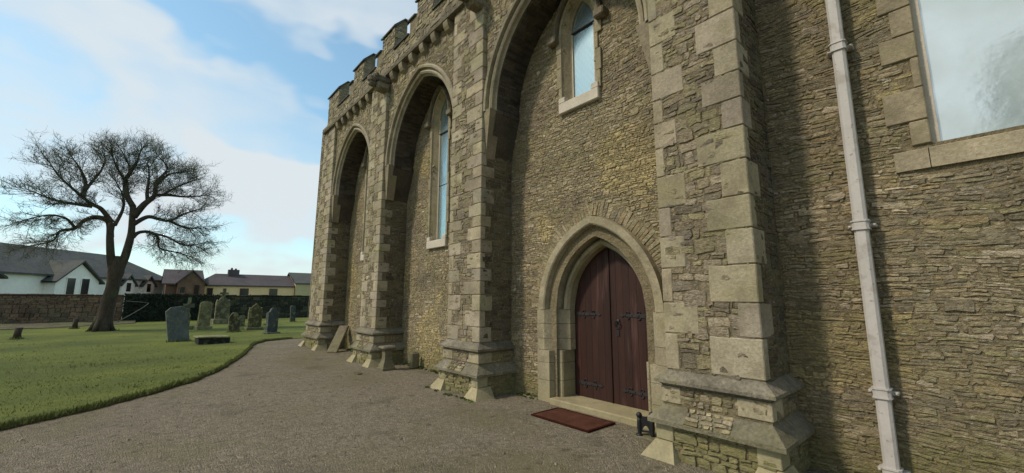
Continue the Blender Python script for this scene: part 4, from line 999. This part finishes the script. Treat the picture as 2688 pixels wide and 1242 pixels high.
def twigs(p, d, ln, lvl, r):
    """recursive fine branches"""
    n_ = 3; pts = [p]; dd = d.copy()
    for i in range(n_):
        dd = (dd+Vector((rt.gauss(0, .17), rt.gauss(0, .17), rt.gauss(0, .14)+(.05 if p.z > 5.6 else -.10)))).normalized(); pts.append(pts[-1]+dd*ln/n_)
    tw_mb = br if lvl >= 3 else tw
    tw_mb.tube(pts, [r*(1-.55*i/n_) for i in range(n_+1)], 5 if lvl >= 3 else 3, cap=False)
    if lvl == 0: return
    m = {4: 5, 3: 5, 2: 5, 1: 4}[lvl]
    for k in range(m):
        t = (k+.6+rt.uniform(-.3, .3))/m; i = min(int(t*n_), n_-1); q = pts[i].lerp(pts[i+1], t*n_-i)
        s_ = Vector((rt.gauss(0, 1), rt.gauss(0, 1), rt.gauss(0, .8)+.25)); s_ = (s_-dd*s_.dot(dd)*.6).normalized()
        twigs(q, (dd*.75+s_*.85).normalized(), ln*rt.uniform(.5, .78), lvl-1, max(r*.6, .0042))
CEN = Vector((TX, -1.3, 6.2))
for nm, (P, r) in limbs.items():
    P = [(-1.4+(y+1.4)*(.86 if z > 5 or y > -.5 or y < -2 else 1), 4.8+(z-4.8)*(.86 if z > 4.8 else 1)) for y, z in P]
    off0 = {'L': 0, 'R': 0}.get(nm, None); sx = rt.choice([-1, 1])*rt.uniform(.1, .35) if off0 is None else 0
    V = []; L_ = 0
    for i, (y, z) in enumerate(P):
        if i: L_ += sqrt((y-P[i-1][0])**2+(z-P[i-1][1])**2)
        V.append(Vector((TX+sx*L_, y, z)))
    if nm in ('L1b', 'L1c', 'L1d', 'R1b', 'R1c', 'R2b', 'R3', 'R3b', 'R4b', 'R5b', 'L2b', 'L3', 'R2c'):
        parent_ = {'L1b': 'L1', 'L1c': 'L1', 'L1d': 'L1', 'R1b': 'R1', 'R1c': 'R1', 'R2b': 'R2', 'R3': 'R2', 'R3b': 'R3', 'R4b': 'R4', 'R5b': 'R5', 'L2b': 'L2', 'L3': 'L', 'R2c': 'R2'}[nm]
        q = min(LIMBV[parent_], key=lambda a: (a.y-V[0].y)**2+(a.z-V[0].z)**2); dx = q.x-V[0].x
        V = [v+Vector((dx, 0, 0)) for v in V]
    C_ = catm(V, 5)
    if nm == 'L': LIMBV = {}
    LIMBV[nm] = C_
    m_ = len(C_); end = .02 if nm not in ('L', 'R') else r*.7
    r *= 1.0
    br.tube(C_, [r*(1-i/(m_-1))+end*(i/(m_-1)) for i in range(m_)], 8)
    if nm in ('L', 'R'): continue
    tot = sum((C_[i+1]-C_[i]).length for i in range(m_-1)); cnt = int(tot*4.4)+3
    for k in range(cnt):
        t = .22+.78*(k+rt.random()*.6)/cnt; t = min(t, .995); i = min(int(t*(m_-1)), m_-2); q = C_[i].lerp(C_[i+1], t*(m_-1)-i)
        dd = (C_[i+1]-C_[i]).normalized(); s_ = Vector((rt.gauss(0, 1.1), rt.gauss(0, .8), rt.gauss(0, .8)))
        s_ = (s_-dd*s_.dot(dd)).normalized(); outw = (q-CEN).normalized()
        twigs(q, (dd*.5+s_*.75+outw*.55).normalized(), rt.uniform(.65, 1.05)*(.75 if t < .5 else 1), 3, .017)
    twigs(C_[-1], (C_[-1]-C_[-3]).normalized(), .6, 3, .018)
rel(tr, 'trunk', M_BARK, tree); rel(br, 'branches', M_BARK, tree); rel(tw, 'twigs', M_TWIG, tree)
# bud tufts and ivy scraps on the twig ends
mb = MB()
tv = tw.v
for k in range(0, len(tv), 9):
    if rt.random() < .16:
        p = Vector(tv[k]); q = rt.uniform(.014, .032); a = Vector((rt.gauss(0, 1), rt.gauss(0, 1), rt.gauss(0, 1))).normalized(); b_ = a.orthogonal().normalized()
        mb.add([p-a*q, p+b_*q*.7, p+a*q, p-b_*q*.7], [(0, 1, 2, 3)], (1, 1, 1))
M_BUD = material('olive_buds', (.125, .145, .075), n1=(1, .2), n2=(1, 0), bump=None)
rel(mb, 'buds', M_BUD, tree)

# ---------------------------------------------------------------- boundary walls
def rough_wall(label, x, y0, y1, h, mat, seed, name='boundary_wall', pal=((1, 1, 1), (.8, .8, .8), (1.2, 1.15, 1.1)), cope=(.5, .45, .4)):
    r = empty(name, (x, (y0+y1)/2, 0)); tag(r, label, 'wall')
    mb = MB(); mb.box((x-.45, y0, -.1), (x, y1, h-.12), (.7, .7, .7)); 
    rubble(mb, y0, y1, 0, h-.12, right(x), seed, None, list(pal), h=(.10, .22), w=(.2, .6), dep=(.01, .06), big=0, gap=.015)
    rel(mb, 'masonry', mat, r)
    mb = MB(); y = y0; rn = random.Random(seed); random.seed(seed)
    while y < y1:
        y2 = min(y+rn.uniform(.35, .7), y1); k = rn.uniform(.8, 1.2); mb.cbox((x-.5, y+.01, h-.13), (x+.06, y2-.01, h+rn.uniform(-.03, .02)), .03, tuple(c_*k for c_ in cope), .01); y = y2
    rel(mb, 'coping', mat, r)
    return r
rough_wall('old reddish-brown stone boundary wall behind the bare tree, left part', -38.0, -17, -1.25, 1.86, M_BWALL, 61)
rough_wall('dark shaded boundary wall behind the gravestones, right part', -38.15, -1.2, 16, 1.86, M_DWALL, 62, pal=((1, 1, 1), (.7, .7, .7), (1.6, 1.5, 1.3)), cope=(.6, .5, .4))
# ivy over the dark wall's left end
mb = MB(); rn = random.Random(7)
for i in range(5200):
    y = -1.2+abs(rn.gauss(0, 2.6)); z = rn.uniform(.02, 1.9)
    if y > 6 or mnoise.noise(Vector((y*.9, z*1.2, 3)))+.35 < (y-1)*.1: continue
    x = -38.05+rn.uniform(.03, .22)+.12*mnoise.noise(Vector((y*2, z*2, 0))); q = rn.uniform(.035, .075); a = Vector((1, rn.gauss(0, .5), rn.gauss(0, .5))).normalized(); u_ = a.orthogonal().normalized(); w_ = a.cross(u_); k = rn.uniform(.5, 1.5)
    p = Vector((x, y, z)); mb.add([p-u_*q, p+w_*q*.8, p+u_*q, p-w_*q*.8], [(0, 1, 2, 3)], (k, k, k))
M_IVY = material('dark_ivy_leaf', (.018, .026, .016), rough=.8, n1=(1, .3), n2=(1, 0), bump=None)
o = mb.build('ivy', M_IVY); tag(o, 'dark green ivy hanging over the shaded wall right of the tree trunk', 'ivy')
mb = MB(); mb.tube([(-36.6, -1.35, .1), (-36.9, -.75, .55), (-37.2, -.15, 1.05), (-37.3, 0.05, 1.28)], [.03, .026, .022, .02], 7); mb.tube([(-37.3, .05, 1.28), (-37.4, -.5, 1.36), (-37.5, -1.1, 1.42)], [.02, .016, .012], 6)
M_PALEW = material('bleached_wood', (.14, .13, .11), n1=(3, .2), n2=(1, 0), bump=None, use_tint=False)
o = mb.build('fallen_branch', M_PALEW); tag(o, 'pale crooked branch leaning against the dark wall right of the trunk', 'branch')

# ---------------------------------------------------------------- houses
def frame2(P, Q):
    P = Vector((*P, 0)); Q = Vector((*Q, 0)); t = (Q-P).normalized(); n = Vector((-t.y, t.x, 0))
    if n.x > 0: n = -n                # n points away from the churchyard
    L_ = (Q-P).length
    return (lambda u, d, z: tuple(P+t*u+n*d+Vector((0, 0, z)))), L_
def winpart(F, u0, u1, z0, z1, root, d=-.03, mat=None, sill=True, frm=M_WHITE):
    mb = MB(); pr = lambda a0, a1, b0, b1, c0, c1: mb.add([F(a0, b0, c0), F(a1, b0, c0), F(a1, b1, c0), F(a0, b1, c0), F(a0, b0, c1), F(a1, b0, c1), F(a1, b1, c1), F(a0, b1, c1)], [(0, 3, 2, 1), (4, 5, 6, 7), (0, 1, 5, 4), (1, 2, 6, 5), (2, 3, 7, 6), (3, 0, 4, 7)])
    f = .06
    pr(u0, u1, d-.03, d+.05, z0, z0+f); pr(u0, u1, d-.03, d+.05, z1-f, z1); pr(u0, u0+f, d-.028, d+.05, z0+f, z1-f); pr(u1-f, u1, d-.028, d+.05, z0+f, z1-f)
    if sill: pr(u0-.08, u1+.08, d-.10, d+.05, z0-.09, z0-.002)
    w = rel(mb, 'window', frm, root)
    mb = MB(); mb.add([F(u0+f, d, z0+f), F(u1-f, d, z0+f), F(u1-f, d, z1-f), F(u0+f, d, z1-f)], [(0, 1, 2, 3)]); g = mb.build('pane', M_DARKWIN, w); return w
def house(label, P, Q, depth, ez, rz, wm, rm, hipL=0, hipR=0, ov=.35, name='house'):
    F, L_ = frame2(P, Q); root = empty(name, tuple(F(L_/2, 0, 0))); tag(root, label, 'house')
    mb = MB(); c = [F(0, 0, 0), F(L_, 0, 0), F(L_, depth, 0), F(0, depth, 0), F(0, 0, ez), F(L_, 0, ez), F(L_, depth, ez), F(0, depth, ez)]
    mb.add(c, [(0, 1, 5, 4), (1, 2, 6, 5), (2, 3, 7, 6), (3, 0, 4, 7), (4, 5, 6, 7)])
    if not hipL: mb.add([F(0, 0, ez), F(0, depth, ez), F(0, depth/2, rz-.1)], [(0, 1, 2)])
    if not hipR: mb.add([F(L_, 0, ez), F(L_, depth, ez), F(L_, depth/2, rz-.1)], [(0, 1, 2)])
    rel(mb, 'wall', wm, root)
    mb = MB(); e = ez-.12; th = .14; sl_o = .25
    for dz in (0, th):
        mb.add([F(-ov, -ov, e+dz), F(L_+ov, -ov, e+dz), F(L_+ov, depth+ov, e+dz), F(-ov, depth+ov, e+dz), F(hipL-(0 if hipL else sl_o), depth/2, rz+dz), F(L_-hipR+(0 if hipR else sl_o), depth/2, rz+dz)],
               [(0, 1, 5, 4), (2, 3, 4, 5)]+([(3, 0, 4)] if hipL else [])+([(1, 2, 5)] if hipR else []))
    mb.add([F(-ov, -ov, e), F(L_+ov, -ov, e), F(L_+ov, -ov, e+th), F(-ov, -ov, e+th)], [(0, 1, 2, 3)])
    if not hipL: mb.add([F(-sl_o, -ov, e), F(-sl_o, depth/2, rz), F(-sl_o, depth/2, rz+th), F(-sl_o, -ov, e+th)], [(0, 1, 2, 3)])
    if not hipR: mb.add([F(L_+sl_o, -ov, e), F(L_+sl_o, depth/2, rz), F(L_+sl_o, depth/2, rz+th), F(L_+sl_o, -ov, e+th)], [(0, 1, 2, 3)])
    roof = rel(mb, 'roof', rm, root)
    return root, F, L_, roof
def gable(root, F, u0, u1, ez, az, proj, back, wm, rm, ov=.3):
    mb = MB(); m = (u0+u1)/2
    mb.add([F(u0, -proj, 0), F(u1, -proj, 0), F(u1, -proj, ez), F(m, -proj, az-.12), F(u0, -proj, ez)], [(0, 1, 2, 3, 4)])
    mb.add([F(u0, -proj, 0), F(u0, back, 0), F(u0, back, ez), F(u0, -proj, ez)], [(0, 1, 2, 3)]); mb.add([F(u1, -proj, 0), F(u1, back, 0), F(u1, back, ez), F(u1, -proj, ez)], [(0, 1, 2, 3)])
    g = rel(mb, 'gable', wm, root)
    mb = MB(); k = (az-ez)/((u1-u0)/2); th = .14
    for dz in (0, th):
        mb.add([F(u0-ov, -proj-ov, ez-ov*k+dz), F(m, -proj-ov, az+dz), F(m, back, az+dz), F(u0-ov, back, ez-ov*k+dz)], [(0, 1, 2, 3)])
        mb.add([F(u1+ov, -proj-ov, ez-ov*k+dz), F(m, -proj-ov, az+dz), F(m, back, az+dz), F(u1+ov, back, ez-ov*k+dz)], [(0, 1, 2, 3)])
    for u in (u0-ov, u1+ov):
        mb.add([F(u, -proj-ov, ez-ov*k-.02), F(m, -proj-ov, az-.02), F(m, -proj-ov, az+th), F(u, -proj-ov, ez-ov*k+th)], [(0, 1, 2, 3)])
    rel(mb, 'gable_roof', rm, root); return g
WA, WB = (-46.2, -10.2), (-62.0, 1.5)
hr, F, L_, roof = house('long white bungalow with a grey hipped slate roof behind the tree', WA, WB, 8.0, 3.55, 6.05, M_WHITE, M_SLATE, 6.2, 2.5)
def upx(x):  # distance along the white front where the direction y/x has this slope
    return x
gable(hr, F, 6.0, 9.9, 3.1, 4.75, .9, 3, M_WHITE, M_SLATE)
F2 = lambda u, d, z: F(u, d-.9, z)
winpart(F2, 6.85, 7.7, 1.2, 3.35, hr, sill=False); winpart(F2, 8.15, 9.0, 1.2, 3.35, hr, sill=False)
gable(hr, F, -1.2, 2.2, 3.2, 4.3, .6, 3, M_WHITE, M_SLATE)
F3 = lambda u, d, z: F(u, d-.6, z)
winpart(F3, .9, 1.5, 2.1, 3.1, hr)
for u in (14.0, 16.6):
    gable(hr, F, u-.8, u+.8, 3.0, 3.9, .25, 2, M_WHITE, M_SLATE, .2)
    winpart(lambda a, d, z: F(a, d-.25, z), u-.35, u+.35, 2.2, 3.2, hr)
winpart(F, 12.0, 12.6, 2.3, 3.0, hr)
BA, BB = (-55.5, 1.2), (-55.5, 4.1)
hb, Fb, Lb, rb2 = house('small brown brick cottage with a pointed gable beside the white bungalow', BA, BB, 6, 3.1, 4.6, M_BRICK, M_SLATE2, 0, 0)
gable(hb, Fb, .9, 3.2, 3.2, 4.45, .8, 3, M_BRICK, M_SLATE2, .25)
winpart(lambda a, d, z: Fb(a, d-.8, z), 1.1, 1.6, 2.1, 2.8, hb, frm=M_BRICK); winpart(lambda a, d, z: Fb(a, d-.8, z), 2.25, 2.75, 1.0, 3.0, hb, frm=M_TIMBER, sill=False)
CA, CB = (-56, 3.8), (-56, 13.4)
hc, Fc, Lc, rc = house('long low cream house with a dark slate roof and chimney', CA, CB, 6, 3.05, 4.32, M_CREAM, M_SLATE2, 1.8, 0, .2)
for y0, y1 in ((4.72, 5.25), (7.75, 8.6), (10.7, 11.55)):
    winpart(Fc, y0-3.8, y1-3.8, 1.9, 2.72, hc, frm=M_TIMBER)
mb = MB(); q0 = Fc(2.9, 2.6, 0); 
random.seed(1); mb.cbox((q0[0]-.35, 6.75, 3.9), (q0[0]+.35, 7.85, 4.95), .03, (1, 1, 1)); mb.lathe([(.12, 0), (.10, .22), (.09, .22)], (q0[0], 7.1, 4.95), 8); mb.lathe([(.12, 0), (.10, .16), (.09, .16)], (q0[0], 7.5, 4.95), 8)
ch = mb.build('chimney', M_SLATE2, rc)
hd, Fd, Ld, rd = house('taller yellowish house end with a grey roof next to the church corner', (-55.6, 13.45), (-55.6, 20), 6, 3.45, 4.75, material('ochre_render', (.42, .35, .19), n1=(.6, .1), n2=(5, .05), bump=None, use_tint=False), M_SLATE, 0, 0, .15)

# evergreens and bare trees across the churchyard, behind the photographer (seen mirrored in the big window)
def round_tree(x, y, h, r, seed, label):
    rn = random.Random(seed); t = empty('broad_tree', (x, y, 0)); tag(t, label, 'tree', 'trees behind the viewer mirrored in the window')
    mb = MB(); mb.tube([(x, y, -.1), (x, y, h*.3), (x+.1, y, h*.7)], [.3, .24, .1], 9); rel(mb, 'trunk', M_BARK, t)
    mb = MB()
    for i in range(9000):
        d = Vector((rn.gauss(0, 1), rn.gauss(0, 1), rn.gauss(0, 1))).normalized(); q = r*(.45+.6*rn.random()**.5)*(1+.25*mnoise.noise(d*2.2+Vector((seed, 0, 0))))
        p = Vector((x, y, h*.62))+Vector((d.x*q, d.y*q, d.z*q*.85*h*.4/r)); s_ = rn.uniform(.10, .24); a = Vector((rn.gauss(0, 1), rn.gauss(0, 1), rn.gauss(0, 1))).normalized(); b_ = a.orthogonal().normalized(); k = rn.uniform(.6, 1.5)
        mb.add([p-a*s_, p+b_*s_*.7, p+a*s_, p-b_*s_*.7], [(0, 1, 2, 3)], (k, k, k))
    rel(mb, 'crown', M_TREEL, t)
M_TREEL = material('evergreen_leaf', (.10, .15, .11), rough=.7, n1=(1, .2), n2=(1, 0), bump=None)
round_tree(5.2, -12.5, 11.3, 4.6, 5, 'round evergreen tree across the churchyard, mirrored in the large window')
